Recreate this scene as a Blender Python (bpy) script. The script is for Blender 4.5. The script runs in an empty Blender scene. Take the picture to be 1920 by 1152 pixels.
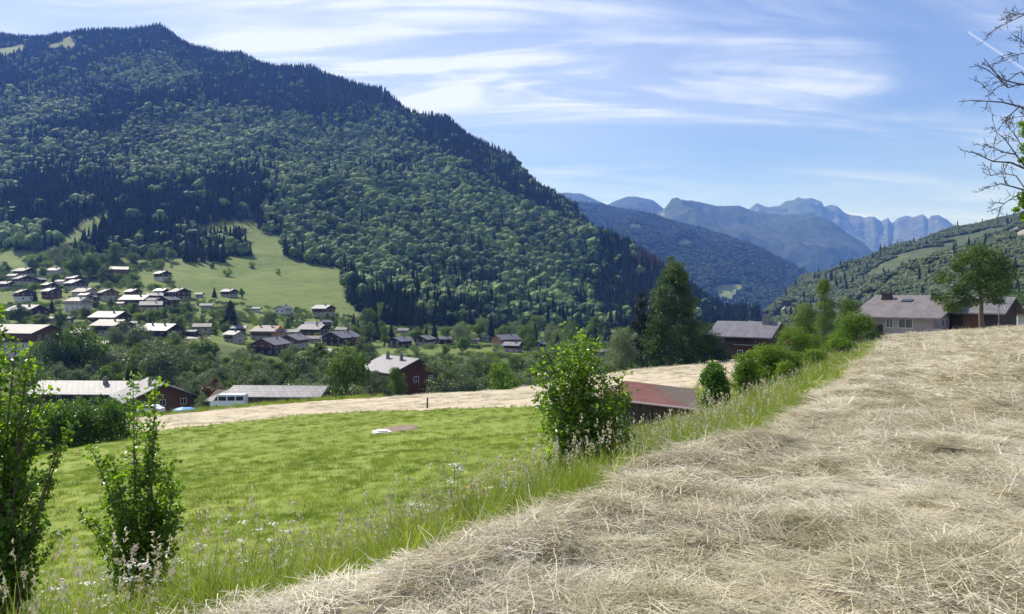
import bpy, math, random
import numpy as np
from mathutils import Vector

F, HX, HY = 1370.0, 960.0, 560.0          # focal length and horizon of the photograph (its own pixels)
random.seed(7)
RNG = np.random.default_rng(11)
scene = bpy.context.scene
COL = scene.collection
R = math.radians

# ------------------------------------------------------------------ helpers
def P(px, py, y):
    return np.array([(px - HX) / F * y, y, (HY - py) / F * y])

def _hash(ix, iy, seed):
    n = (ix.astype(np.int64) * 374761393 + iy.astype(np.int64) * 668265263 + seed * 974634777) & 0x7fffffff
    n = ((n ^ (n >> 13)) * 1274126177) & 0x7fffffff
    return ((n ^ (n >> 16)) & 0xffff) / 65535.0

def vnoise(x, y, seed=0):
    x = np.asarray(x, float); y = np.asarray(y, float)
    xi = np.floor(x); yi = np.floor(y); fx = x - xi; fy = y - yi
    fx = fx * fx * (3 - 2 * fx); fy = fy * fy * (3 - 2 * fy)
    a = _hash(xi, yi, seed); b = _hash(xi + 1, yi, seed); c = _hash(xi, yi + 1, seed); d = _hash(xi + 1, yi + 1, seed)
    return (a + (b - a) * fx) * (1 - fy) + (c + (d - c) * fx) * fy

def fbm(x, y, seed=0, o=4):
    s = 0; amp = .5
    for k in range(o):
        s = s + amp * vnoise(np.asarray(x) * 2 ** k, np.asarray(y) * 2 ** k, seed + k * 17); amp *= .5
    return s / (1 - .5 ** o)

def sstep(a, b, t):
    u = np.clip((np.asarray(t, float) - a) / (b - a), 0, 1)
    return u * u * (3 - 2 * u)

def in_poly(px, py, poly):
    px = np.asarray(px, float); py = np.asarray(py, float)
    r = np.zeros(px.shape, bool); n = len(poly)
    for i in range(n):
        x0, y0 = poly[i]; x1, y1 = poly[(i + 1) % n]
        if y0 == y1: continue
        c = ((y0 > py) != (y1 > py)) & (px < (x1 - x0) * (py - y0) / (y1 - y0) + x0)
        r ^= c
    return r

def new_mesh(name, V, Fc, mats=(), mi=None, smooth=False, attrs=None):
    """V (n,3); Fc: (m,k) array or list of such arrays."""
    me = bpy.data.meshes.new(name)
    V = np.asarray(V, np.float32)
    if isinstance(Fc, np.ndarray): Fc = [Fc]
    Fc = [f for f in Fc if len(f)]
    nv = len(V); lens = np.concatenate([np.full(len(f), f.shape[1], np.int32) for f in Fc])
    idx = np.concatenate([f.reshape(-1) for f in Fc]).astype(np.int32)
    me.vertices.add(nv); me.vertices.foreach_set('co', V.reshape(-1))
    me.loops.add(len(idx)); me.loops.foreach_set('vertex_index', idx)
    me.polygons.add(len(lens))
    st = np.concatenate([[0], np.cumsum(lens)[:-1]]).astype(np.int32)
    me.polygons.foreach_set('loop_start', st); me.polygons.foreach_set('loop_total', lens)
    if mi is not None: me.polygons.foreach_set('material_index', np.asarray(mi, np.int32))
    me.polygons.foreach_set('use_smooth', np.full(len(lens), bool(smooth)))
    for m in mats: me.materials.append(m)
    for k, (dom, typ, arr) in (attrs or {}).items():
        at = me.attributes.new(k, typ, dom)
        at.data.foreach_set('value' if typ in ('FLOAT', 'INT') else 'vector', np.asarray(arr).reshape(-1))
    me.update(calc_edges=True)
    return me

def obj(name, me, parent=None, loc=None, rz=0.0):
    o = bpy.data.objects.new(name, me); COL.objects.link(o)
    if parent is not None: o.parent = parent
    if loc is not None: o.location = [float(c) for c in loc]
    if rz: o.rotation_euler = (0, 0, rz)
    return o

def tag(o, label, cat=None, group=None, kind=None):
    o['label'] = label
    if cat: o['category'] = cat
    if group: o['group'] = group
    if kind: o['kind'] = kind
    return o

def thing(name, label, cat, loc=(0, 0, 0), rz=0.0, group=None):
    return tag(obj(name, None, None, loc, rz), label, cat, group)

class MB:
    """collects primitives into one mesh"""
    def __init__(s): s.V = []; s.F = {}; s.M = {}; s.n = 0; s.A = []
    def add(s, V, Fc, m=0, a=None):
        V = np.asarray(V, float).reshape(-1, 3); Fc = np.asarray(Fc, int)
        k = Fc.shape[1]
        s.V.append(V); s.F.setdefault(k, []).append(Fc + s.n); s.M.setdefault(k, []).append(np.full(len(Fc), m))
        s.A.append(np.full(len(V), 0.5 if a is None else a) if np.ndim(a) == 0 else np.asarray(a))
        s.n += len(V)
    def box(s, c, d, m=0, rz=0):
        x, y, z = [v / 2 for v in d]
        V = np.array([[i, j, k] for k in (-z, z) for j in (-y, y) for i in (-x, x)])
        if rz:
            ca, sa = math.cos(rz), math.sin(rz)
            V = np.stack([V[:, 0] * ca - V[:, 1] * sa, V[:, 0] * sa + V[:, 1] * ca, V[:, 2]], 1)
        s.add(V + np.array(c), [[0, 2, 3, 1], [4, 5, 7, 6], [0, 1, 5, 4], [2, 6, 7, 3], [0, 4, 6, 2], [1, 3, 7, 5]], m)
    def taper(s, c, d0, d1, h, m=0):
        V = []
        for z, d in ((0, d0), (h, d1)):
            for j in (-1, 1):
                for i in (-1, 1): V.append([c[0] + i * d[0] / 2, c[1] + j * d[1] / 2, c[2] + z])
        s.add(V, [[0, 2, 3, 1], [4, 5, 7, 6], [0, 1, 5, 4], [2, 6, 7, 3], [0, 4, 6, 2], [1, 3, 7, 5]], m)
    def tube(s, pts, rad, sides=6, m=0, cap=True):
        pts = np.asarray(pts, float); n = len(pts)
        if np.ndim(rad) == 0: rad = np.full(n, rad)
        T = np.gradient(pts, axis=0); T /= np.linalg.norm(T, axis=1, keepdims=True) + 1e-9
        ref = np.array([0, 0, 1.0]) if abs(T[:, 2].mean()) < .9 else np.array([1.0, 0, 0])
        A = np.cross(T, ref); A /= np.linalg.norm(A, axis=1, keepdims=True) + 1e-9
        B = np.cross(T, A)
        th = np.arange(sides) * 2 * np.pi / sides
        V = pts[:, None] + (np.cos(th)[None, :, None] * A[:, None] + np.sin(th)[None, :, None] * B[:, None]) * np.asarray(rad)[:, None, None]
        i = np.arange(n - 1)[:, None] * sides; j = np.arange(sides)[None]; k = (np.arange(sides)[None] + 1) % sides
        Q = np.stack([i + j, i + k, i + sides + k, i + sides + j], -1).reshape(-1, 4)
        s.add(V.reshape(-1, 3), Q, m)
    def mesh(s, name, mats, smooth=False, attr=False):
        Fs = [np.concatenate(s.F[k]) for k in s.F]; mi = np.concatenate([np.concatenate(s.M[k]) for k in s.F])
        at = {'tint': ('POINT', 'FLOAT', np.concatenate(s.A).astype(np.float32))} if attr else None
        return new_mesh(name, np.concatenate(s.V), Fs, mats, mi, smooth, at)

# ------------------------------------------------------------------ materials
def nt(m): return m.node_tree.nodes, m.node_tree.links
def ramp(n, stops):
    e = n.color_ramp.elements
    while len(e) > 1: e.remove(e[-1])
    e[0].position = stops[0][0]; e[0].color = (*stops[0][1], 1)
    for p, c in stops[1:]:
        q = e.new(p); q.color = (*c, 1)
    return n

def mat(name, c1, c2=None, scale=4.0, rough=.8, spec=.3, bump=0.0, bscale=None, detail=5, stretch=None, metal=0):
    m = bpy.data.materials.new(name); m.use_nodes = True
    N, L = nt(m); b = N['Principled BSDF']
    b.inputs['Roughness'].default_value = rough; b.inputs['Specular IOR Level'].default_value = spec; b.inputs['Metallic'].default_value = metal
    b.inputs['Base Color'].default_value = (*c1, 1)
    tc = N.new('ShaderNodeTexCoord'); src = tc.outputs['Object']
    if stretch:
        mp = N.new('ShaderNodeMapping'); mp.inputs['Scale'].default_value = stretch; L.new(src, mp.inputs['Vector']); src = mp.outputs[0]
    if c2 is not None:
        no = N.new('ShaderNodeTexNoise'); no.inputs['Scale'].default_value = scale; no.inputs['Detail'].default_value = detail
        L.new(src, no.inputs['Vector'])
        r = ramp(N.new('ShaderNodeValToRGB'), [(.32, c1), (.68, c2)]); L.new(no.outputs['Fac'], r.inputs['Fac'])
        L.new(r.outputs['Color'], b.inputs['Base Color'])
    if bump:
        n2 = N.new('ShaderNodeTexNoise'); n2.inputs['Scale'].default_value = bscale or scale * 3; n2.inputs['Detail'].default_value = 6
        L.new(src, n2.inputs['Vector'])
        bp = N.new('ShaderNodeBump'); bp.inputs['Strength'].default_value = bump; bp.inputs['Distance'].default_value = .05
        L.new(n2.outputs['Fac'], bp.inputs['Height']); L.new(bp.outputs['Normal'], b.inputs['Normal'])
    return m

def leafmat(name, dark, light, trans=.35, tcol=None, rough=.5, spec=.25, inst=.35, patch=None):
    """foliage: per-leaf tint attribute, per-plant random, light passing through the blade"""
    m = bpy.data.materials.new(name); m.use_nodes = True
    N, L = nt(m); b = N['Principled BSDF']; out = N['Material Output']
    b.inputs['Roughness'].default_value = rough; b.inputs['Specular IOR Level'].default_value = spec
    at = N.new('ShaderNodeAttribute'); at.attribute_name = 'tint'
    oi = N.new('ShaderNodeObjectInfo')
    ad = N.new('ShaderNodeMath'); ad.operation = 'MULTIPLY_ADD'; ad.inputs[1].default_value = inst; L.new(oi.outputs['Random'], ad.inputs[0])
    sc = N.new('ShaderNodeMath'); sc.operation = 'MULTIPLY'; sc.inputs[1].default_value = 1 - inst; L.new(at.outputs['Fac'], sc.inputs[0])
    L.new(sc.outputs[0], ad.inputs[2])
    fac = ad.outputs[0]
    if patch:                                   # stands of paler and darker species
        ge = N.new('ShaderNodeNewGeometry'); no = N.new('ShaderNodeTexNoise'); no.inputs['Scale'].default_value = patch; no.inputs['Detail'].default_value = 4; L.new(ge.outputs['Position'], no.inputs['Vector'])
        mr = N.new('ShaderNodeMapRange'); mr.inputs['From Min'].default_value = .3; mr.inputs['From Max'].default_value = .7; mr.inputs['To Min'].default_value = -.38; mr.inputs['To Max'].default_value = .38; L.new(no.outputs['Fac'], mr.inputs['Value'])
        sm = N.new('ShaderNodeMath'); sm.operation = 'ADD'; sm.use_clamp = True; L.new(fac, sm.inputs[0]); L.new(mr.outputs[0], sm.inputs[1]); fac = sm.outputs[0]
    r = ramp(N.new('ShaderNodeValToRGB'), [(0.1, dark), (.9, light)]); L.new(fac, r.inputs['Fac'])
    L.new(r.outputs['Color'], b.inputs['Base Color'])
    t = N.new('ShaderNodeBsdfTranslucent')
    mx = N.new('ShaderNodeMix'); mx.data_type = 'RGBA'; mx.blend_type = 'MULTIPLY'; mx.inputs['Factor'].default_value = 1
    L.new(r.outputs['Color'], mx.inputs['A']); mx.inputs['B'].default_value = (*(tcol or (1.5, 1.6, .6)), 1)
    mx.clamp_result = False
    L.new(mx.outputs['Result'], t.inputs['Color'])
    ms = N.new('ShaderNodeMixShader'); ms.inputs[0].default_value = trans
    L.new(b.outputs[0], ms.inputs[1]); L.new(t.outputs[0], ms.inputs[2]); L.new(ms.outputs[0], out.inputs['Surface'])
    return m

def groundmat(name, stops, scales, rough=.9, bump=.4, bscale=18.0, bdist=.05, attr=None, stretch=None):
    """soil, turf, stubble: two noises of different size summed into a colour ramp"""
    m = bpy.data.materials.new(name); m.use_nodes = True
    N, L = nt(m); b = N['Principled BSDF']; b.inputs['Roughness'].default_value = rough; b.inputs['Specular IOR Level'].default_value = .15
    tc = N.new('ShaderNodeTexCoord'); src = tc.outputs['Object']
    if stretch:
        mp = N.new('ShaderNodeMapping'); mp.inputs['Scale'].default_value = stretch; L.new(src, mp.inputs['Vector']); src = mp.outputs[0]
    acc = None
    for sc, w in scales:
        no = N.new('ShaderNodeTexNoise'); no.inputs['Scale'].default_value = sc; no.inputs['Detail'].default_value = 6; L.new(src, no.inputs['Vector'])
        mu = N.new('ShaderNodeMath'); mu.operation = 'MULTIPLY_ADD'; mu.inputs[1].default_value = w; L.new(no.outputs['Fac'], mu.inputs[0])
        if acc is not None: L.new(acc, mu.inputs[2])
        else: mu.inputs[2].default_value = 0
        acc = mu.outputs[0]
    r = ramp(N.new('ShaderNodeValToRGB'), stops); L.new(acc, r.inputs['Fac']); col = r.outputs['Color']
    if attr:
        at = N.new('ShaderNodeAttribute'); at.attribute_name = attr[0]
        r2 = ramp(N.new('ShaderNodeValToRGB'), attr[1]); L.new(acc, r2.inputs['Fac'])
        mx = N.new('ShaderNodeMix'); mx.data_type = 'RGBA'; L.new(at.outputs['Fac'], mx.inputs['Factor']); L.new(col, mx.inputs['A']); L.new(r2.outputs['Color'], mx.inputs['B'])
        col = mx.outputs['Result']
    L.new(col, b.inputs['Base Color'])
    n2 = N.new('ShaderNodeTexNoise'); n2.inputs['Scale'].default_value = bscale; n2.inputs['Detail'].default_value = 8; L.new(src, n2.inputs['Vector'])
    bp = N.new('ShaderNodeBump'); bp.inputs['Strength'].default_value = bump; bp.inputs['Distance'].default_value = bdist
    L.new(n2.outputs['Fac'], bp.inputs['Height']); L.new(bp.outputs['Normal'], b.inputs['Normal'])
    return m

def roofmat(name, c1, c2, rough=.42, sx=.35, sy=.45, spec=.5, mort=.018, md=.45):
    """slates or tiles: brick pattern laid along the slope, uv in metres"""
    m = bpy.data.materials.new(name); m.use_nodes = True
    N, L = nt(m); b = N['Principled BSDF']; b.inputs['Roughness'].default_value = rough; b.inputs['Specular IOR Level'].default_value = spec
    tc = N.new('ShaderNodeTexCoord')
    br = N.new('ShaderNodeTexBrick'); br.inputs['Scale'].default_value = 1; br.inputs['Brick Width'].default_value = sx; br.inputs['Row Height'].default_value = sy
    br.inputs['Mortar Size'].default_value = mort; br.inputs['Color1'].default_value = (*c1, 1); br.inputs['Color2'].default_value = (*c2, 1)
    br.inputs['Mortar'].default_value = (*[c * md for c in c1], 1); br.inputs['Bias'].default_value = 0
    L.new(tc.outputs['UV'], br.inputs['Vector'])
    no = N.new('ShaderNodeTexNoise'); no.inputs['Scale'].default_value = .6; no.inputs['Detail'].default_value = 6; L.new(tc.outputs['UV'], no.inputs['Vector'])
    r = ramp(N.new('ShaderNodeValToRGB'), [(.3, (.72, .7, .68)), (.7, (1, 1, 1))]); L.new(no.outputs['Fac'], r.inputs['Fac'])
    mx = N.new('ShaderNodeMix'); mx.data_type = 'RGBA'; mx.blend_type = 'MULTIPLY'; mx.inputs['Factor'].default_value = 1
    L.new(br.outputs['Color'], mx.inputs['A']); L.new(r.outputs['Color'], mx.inputs['B']); L.new(mx.outputs['Result'], b.inputs['Base Color'])
    bp = N.new('ShaderNodeBump'); bp.inputs['Strength'].default_value = .5; bp.inputs['Distance'].default_value = .02
    L.new(br.outputs['Fac'], bp.inputs['Height']); bp.invert = True; L.new(bp.outputs['Normal'], b.inputs['Normal'])
    return m

M = {}
M['bark'] = mat('bark', (.10, .08, .06), (.2, .17, .13), 6, .9, .1, .6, stretch=(1, 1, .25))
M['bare_bark'] = mat('dead_bark', (.05, .045, .05), (.11, .10, .10), 9, .9, .1)
M['plaster'] = mat('white_plaster', (.46, .45, .44), (.56, .55, .53), 1.2, .85, .2, .1)
M['shaded_plaster'] = mat('white_plaster_in_shade', (.27, .26, .265), (.34, .33, .33), .9, .9, .2, .15)  # crest farmhouse's white plaster, with the shade on its walls put into the colour
M['cream'] = mat('cream_plaster', (.33, .295, .25), (.41, .375, .32), 1.2, .85, .2, .1)
M['wood'] = mat('dark_larch_boards', (.032, .026, .022), (.06, .046, .038), 3, .75, .2, .3, stretch=(4, 4, .4))
M['brownwood'] = mat('brown_boards', (.10, .055, .035), (.17, .09, .055), 3, .75, .2, .3, stretch=(4, 4, .4))
M['redwood'] = mat('red_brown_boards', (.085, .03, .022), (.13, .05, .034), 3, .7, .2, .3, stretch=(4, 4, .4))
M['orangewood'] = mat('orange_boards', (.32, .15, .07), (.42, .21, .10), 3, .7, .2, .3, stretch=(4, 4, .4))
M['oldwood'] = mat('weathered_grey_boards', (.06, .05, .042), (.13, .11, .09), 3, .9, .1, .5, stretch=(6, 6, .4))
M['glass'] = mat('window_glass', (.02, .025, .03), None, rough=.12, spec=.6)
M['frame'] = mat('white_frame', (.7, .69, .66), None, rough=.5)
M['stone'] = mat('grey_stone', (.3, .29, .27), (.42, .41, .38), 3, .9, .2, .4)
M['metal'] = mat('dull_metal', (.12, .12, .12), (.2, .2, .2), 8, .5, .5)
M['pale'] = roofmat('pale_slate', (.14, .14, .153), (.19, .19, .203), .6, spec=.2)
M['grey'] = roofmat('grey_slate', (.13, .13, .155), (.18, .18, .205), .52, spec=.3)
M['dark'] = roofmat('dark_slate', (.07, .07, .085), (.11, .11, .125), .5)
M['brown'] = roofmat('brown_tile', (.15, .135, .13), (.195, .178, .175), .6, spec=.3)
M['pink'] = roofmat('pinkish_tile', (.15, .135, .14), (.20, .18, .185), .65, spec=.3)
M['red'] = roofmat('red_tile', (.33, .14, .12), (.42, .20, .17), .6)
M['sheet'] = roofmat('white_metal_sheet', (.19, .195, .21), (.245, .25, .265), .58, 1.2, 1.0, spec=.2, mort=.05, md=.3)
M['leaf_round'] = leafmat('broadleaf_leaves', (.042, .085, .018), (.135, .205, .050), .32)
M['leaf_willow'] = leafmat('grey_green_leaves', (.075, .11, .055), (.20, .25, .135), .3, (1.2, 1.25, .7))
M['leaf_dark'] = leafmat('dark_leaves', (.018, .042, .014), (.055, .095, .030), .25)
M['leaf_bright'] = leafmat('bright_leaves', (.055, .12, .013), (.17, .26, .035), .42, (1.5, 1.5, .5))
M['leaf_copper'] = leafmat('copper_leaves', (.05, .02, .02), (.12, .05, .04), .25, (1.3, .7, .5))
M['leaf_orange'] = leafmat('orange_leaves', (.2, .10, .02), (.35, .2, .04), .25, (1.3, 1.0, .5))
M['leaf_near'] = leafmat('near_leaves', (.05, .115, .014), (.165, .275, .035), .5, (1.9, 1.9, .4), .34, .5, .05)
M['leaf_near2'] = leafmat('near_dark_leaves', (.028, .070, .012), (.085, .165, .028), .45, (1.9, 2.0, .45), .34, .5, .05)
M['needles'] = leafmat('needles', (.008, .020, .012), (.028, .048, .026), .08)
M['needles_brown'] = leafmat('dry_needles', (.06, .03, .025), (.12, .07, .055), .08)
M['forest_broad'] = leafmat('forest_leaves', (.026, .060, .020), (.185, .265, .082), .2, (1.2, 1.3, .6), .7, .1, .6, .011)
M['forest_conifer'] = leafmat('forest_needles', (.008, .018, .013), (.026, .044, .026), .05, None, .8, .1, .6)
M['ridge_broad'] = leafmat('ridge_leaves', (.018, .034, .018), (.055, .082, .036), .1, None, .8, .1, .7)
M['ridge_conifer'] = leafmat('ridge_needles', (.006, .014, .012), (.018, .030, .022), .05, None, .8, .1, .6)
M['leaf_lime'] = leafmat('lime_leaves', (.026, .062, .013), (.115, .19, .036), .25, (1.4, 1.5, .5))
M['scrub'] = leafmat('scrub_leaves', (.05, .072, .035), (.12, .15, .07), .2, (1.2, 1.2, .6), .7, .1, .6)
M['grass_tall'] = leafmat('tall_grass_blades', (.105, .165, .022), (.35, .40, .10), .4, (1.35, 1.4, .55), .6, .2, .45)
M['grass_short'] = leafmat('meadow_blades', (.08, .145, .016), (.25, .31, .055), .42, (1.45, 1.4, .5), .6, .2, .35, .35)
M['hay'] = None
def haymat():
    m = leafmat('cut_hay_straw', (.2, .2, .2), (.7, .7, .7), .18, (1.1, 1.0, .8), .65, .25, .3)
    N, L = nt(m)
    # damp greenish brown patches left by the mower
    ge = N.new('ShaderNodeNewGeometry'); no = N.new('ShaderNodeTexNoise'); no.inputs['Scale'].default_value = .75; no.inputs['Detail'].default_value = 7; no.inputs['Roughness'].default_value = .65; L.new(ge.outputs['Position'], no.inputs['Vector'])
    pr = ramp(N.new('ShaderNodeValToRGB'), [(.34, (.48, .47, .36)), (.45, (.86, .85, .77)), (.6, (1, 1, 1))]); L.new(no.outputs['Fac'], pr.inputs['Fac'])
    rp = [n for n in N if n.type == 'VALTORGB' and n is not pr][0]; tg = [l.to_socket for l in rp.outputs['Color'].links]
    mu = N.new('ShaderNodeMix'); mu.data_type = 'RGBA'; mu.blend_type = 'MULTIPLY'; mu.inputs['Factor'].default_value = 1
    for t_ in tg: L.new(mu.outputs['Result'], t_)
    L.new(rp.outputs['Color'], mu.inputs['A']); L.new(pr.outputs['Color'], mu.inputs['B']); pr.name = 'patches'
    for n in N:
        if n.type == 'VALTORGB' and n.name != 'patches':
            ramp(n, [(0, (.16, .15, .085)), (.28, (.38, .35, .24)), (.62, (.655, .605, .48)), (1, (.86, .84, .75))])
    return m
M['hay'] = haymat()
M['flower'] = mat('white_umbels', (.52, .53, .44), None, rough=.9)
M['yellow'] = mat('yellow_petals', (.7, .55, .06), None, rough=.9)
# ground covers
M['g_hay'] = groundmat('hay_field_ground', [(.25, (.13, .11, .065)), (.42, (.25, .215, .135)), (.58, (.36, .315, .22)), (.75, (.29, .265, .165))], [(1.1, .4), (.16, .3), (7, .3)], .95, .9, 9, .12, stretch=(.8, 1.5, 1))
M['g_bank'] = groundmat('bank_ground', [(.3, (.05, .07, .015)), (.6, (.14, .16, .04)), (.8, (.24, .22, .08))], [(1.5, .6), (9, .4)], .95, .6, 14)
M['g_meadow'] = groundmat('meadow_ground', [(.30, (.075, .115, .014)), (.45, (.14, .185, .028)), (.60, (.205, .245, .05)), (.78, (.29, .30, .10))], [(.22, .42), (1.7, .35), (9, .23)], .95, .45, 6, .08)
M['g_stubble'] = groundmat('stubble_ground', [(.3, (.34, .285, .20)), (.5, (.43, .365, .265)), (.72, (.48, .42, .31))], [(.12, .45), (1.1, .35), (6, .2)], .95, .5, 5, .06, stretch=(.5, 1.6, 1))
M['g_soil'] = groundmat('bare_soil', [(.3, (.15, .11, .085)), (.7, (.25, .19, .15))], [(1.5, .6), (9, .4)], .95, .6, 8)
M['g_slope'] = groundmat('rough_slope_ground', [(.3, (.05, .075, .02)), (.7, (.13, .16, .05))], [(.3, .6), (2, .4)], .95, .5, 3)
MEAD = [(.28, (.05, .078, .016)), (.43, (.085, .125, .026)), (.60, (.14, .175, .042)), (.8, (.19, .195, .075))]
M['g_valley'] = groundmat('valley_ground', [(.3, (.018, .03, .014)), (.7, (.05, .07, .028))], [(.02, .45), (.12, .35), (.6, .2)], .95, .6, .5, 1.0, attr=('meadow', MEAD))
M['g_righthill'] = groundmat('right_hill_ground', [(.3, (.03, .048, .024)), (.55, (.06, .078, .038)), (.75, (.115, .125, .062))], [(.012, .5), (.08, .5)], .95, .6, .15, 3.0, attr=('rock', [(.3, (.16, .15, .14)), (.7, (.33, .31, .29))]))
M['g_ridge'] = groundmat('far_forest_ground', [(.3, (.016, .026, .016)), (.55, (.035, .052, .026)), (.78, (.075, .09, .042))], [(.004, .45), (.03, .55)], .95, .9, .06, 8.0, attr=('meadow', [(.3, (.13, .17, .06)), (.7, (.2, .23, .09))]))
M['g_peak'] = groundmat('rocky_peak_ground', [(.3, (.035, .06, .03)), (.6, (.065, .09, .042))], [(.002, .5), (.015, .5)], .95, .9, .02, 30.0, attr=('rock', [(.3, (.045, .055, .05)), (.7, (.115, .115, .11))]))

# ------------------------------------------------------------------ terrain heights
EDGE = np.array([(-6, -40), (-6, -8), (-5.2, 0), (-2.7, 3.4), (-1.35, 4.95), (-.5, 5.7), (1.65, 8.9), (2.95, 9.93), (4.15, 11.6), (6.2, 15.1), (10.4, 23), (24.5, 49), (38, 75), (55, 108), (80, 160), (120, 240)], float)

def edge_dist(x, y):
    """distance from the edge of the mown hay field, positive on the meadow side"""
    x = np.asarray(x, float); y = np.asarray(y, float)
    best = np.full(x.shape, 1e9); sg = np.ones(x.shape)
    for (x0, y0), (x1, y1) in zip(EDGE[:-1], EDGE[1:]):
        dx, dy = x1 - x0, y1 - y0; t = np.clip(((x - x0) * dx + (y - y0) * dy) / (dx * dx + dy * dy), 0, 1)
        d = np.hypot(x - x0 - t * dx, y - y0 - t * dy)
        s = np.where((dx * (y - y0) - dy * (x - x0)) > 0, 1.0, -1.0)
        up = d < best - 1e-9
        best = np.where(up, d, best); sg = np.where(up, s, sg)
    return best * sg

def y_top(px):   # far rim of the stubble field
    return np.interp(px, [-900, 0, 260, 600, 960, 1100, 1200, 1390, 1520, 1920], [80, 88, 97, 106, 92, 118, 146, 172, 176, 176])
def y_mead(px):  # far rim of the green meadow
    return np.interp(px, [-900, 0, 100, 260, 600, 960, 1100, 1250, 1400, 1920], [46, 49, 54, 63, 70, 56, 58, 52, 44, 44])

def z_up(x, y):
    b = -1.6 - .068 * y + .07 * np.clip(x, -60, 90)
    d = np.clip(y - 74, 0, None)
    return b - .0009 * np.minimum(d, 60) ** 2 - np.clip(d - 60, 0, None) * .05
def z_low(x, y):
    px = HX + F * x / np.maximum(y, 3)
    d = np.clip(y - y_top(px), 0, None)
    return -3.6 - .085 * np.minimum(y, 200) + .08 * np.clip(x, -120, 80) - .085 * d * d / (d + 5)

def bank_w(y):
    return np.interp(y, [5, 9, 14, 24, 49, 90], [6.4, 6.0, 6.5, 8.5, 11, 14])

COLS = {  # far ground, by azimuth (photo column): (distance, photo row) pairs
    -1200: [(120, 800), (170, 770), (230, 680), (360, 600), (540, 535), (720, 470), (1200, 330), (2150, 140)],
    0: [(120, 792), (160, 778), (185, 768), (215, 705), (242, 662), (300, 630), (360, 603), (440, 572), (540, 536), (640, 502), (720, 470), (1000, 362), (1500, 185), (2100, 60)],
    150: [(120, 792), (160, 776), (185, 768), (215, 705), (242, 665), (300, 632), (360, 600), (440, 570), (540, 530), (640, 485), (720, 455), (1000, 355), (1500, 180), (2050, 58)],
    300: [(125, 785), (150, 775), (190, 760), (215, 710), (250, 660), (300, 634), (360, 604), (440, 570), (540, 530), (640, 492), (740, 450), (1000, 355), (1500, 185), (2000, 42)],
    450: [(130, 775), (160, 764), (190, 752), (230, 705), (280, 665), (340, 635), (400, 600), (460, 573), (540, 545), (620, 512), (700, 478), (800, 432), (1000, 355), (1400, 240), (1880, 93)],
    600: [(135, 765), (160, 758), (190, 748), (230, 705), (280, 678), (340, 648), (400, 622), (440, 600), (540, 560), (620, 522), (700, 490), (900, 405), (1300, 270), (1780, 121)],
    720: [(130, 765), (160, 757), (190, 748), (250, 698), (300, 668), (370, 640), (430, 618), (500, 592), (700, 515), (1000, 390), (1680, 152)],
    840: [(130, 760), (160, 752), (190, 746), (250, 700), (300, 668), (380, 642), (450, 622), (520, 605), (700, 540), (1000, 420), (1540, 217)],
    960: [(120, 762), (160, 748), (200, 725), (250, 695), (350, 655), (450, 635), (550, 620), (700, 565), (1000, 450), (1400, 300)],
    1080: [(140, 730), (180, 715), (250, 690), (350, 655), (480, 632), (600, 618), (750, 568), (1000, 470), (1270, 386)],
    1180: [(170, 705), (220, 690), (300, 664), (420, 638), (600, 614), (800, 560), (1150, 454)],
    1280: [(180, 690), (250, 670), (350, 646), (500, 625), (700, 604), (850, 570), (1050, 530)],
    1380: [(190, 680), (280, 655), (400, 636), (600, 612), (800, 602), (980, 598)],
    1460: [(190, 672), (280, 650), (400, 632), (600, 612), (800, 604), (1000, 600)],
    1620: [(170, 650), (250, 625), (400, 610), (700, 600), (1000, 596)],
    1920: [(150, 620), (250, 600), (400, 590), (700, 585), (1000, 580)],
    3200: [(150, 560), (250, 540), (400, 530), (700, 530), (1000, 530)],
}
_CP = np.array(sorted(COLS))
YS = np.concatenate([np.arange(110, 300, 2.5), np.arange(300, 700, 6), np.arange(700, 2700, 14)])
_Z = []
for c in _CP:
    pr = np.array(COLS[c], float); zz = (HY - pr[:, 1]) / F * pr[:, 0]
    prof = np.interp(YS, pr[:, 0], zz)
    last = pr[-1, 0]; bd = np.clip(YS - last, 0, None)
    prof = prof - bd * (.55 if zz[-1] > 20 else .03)
    k = np.array([1, 2, 3, 4, 3, 2, 1.]); k /= k.sum()
    pad = np.pad(prof, 3, mode='edge'); prof = np.convolve(pad, k, 'valid')
    _Z.append(np.maximum(prof, -60))
_Z = np.array(_Z)
RIDGE_PX = [-1200, 0, 67, 123, 187, 267, 300, 327, 367, 400, 433, 500, 520, 583, 600, 640, 740, 790, 840, 890, 940, 973, 1007, 1040, 1060, 1100, 1160, 1220, 1280, 1330, 1380]
RIDGE_PY = [150, 60, 66, 61, 52, 47, 44, 54, 70, 85, 96, 108, 115, 118, 129, 135, 168, 195, 218, 245, 284, 309, 332, 355, 371, 403, 444, 487, 533, 573, 600]
RIDGE_Y = np.interp(RIDGE_PX, [-1200, 0, 300, 640, 900, 1100, 1220, 1330, 1380], [2150, 2100, 2000, 1750, 1470, 1250, 1110, 1010, 980])

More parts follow.
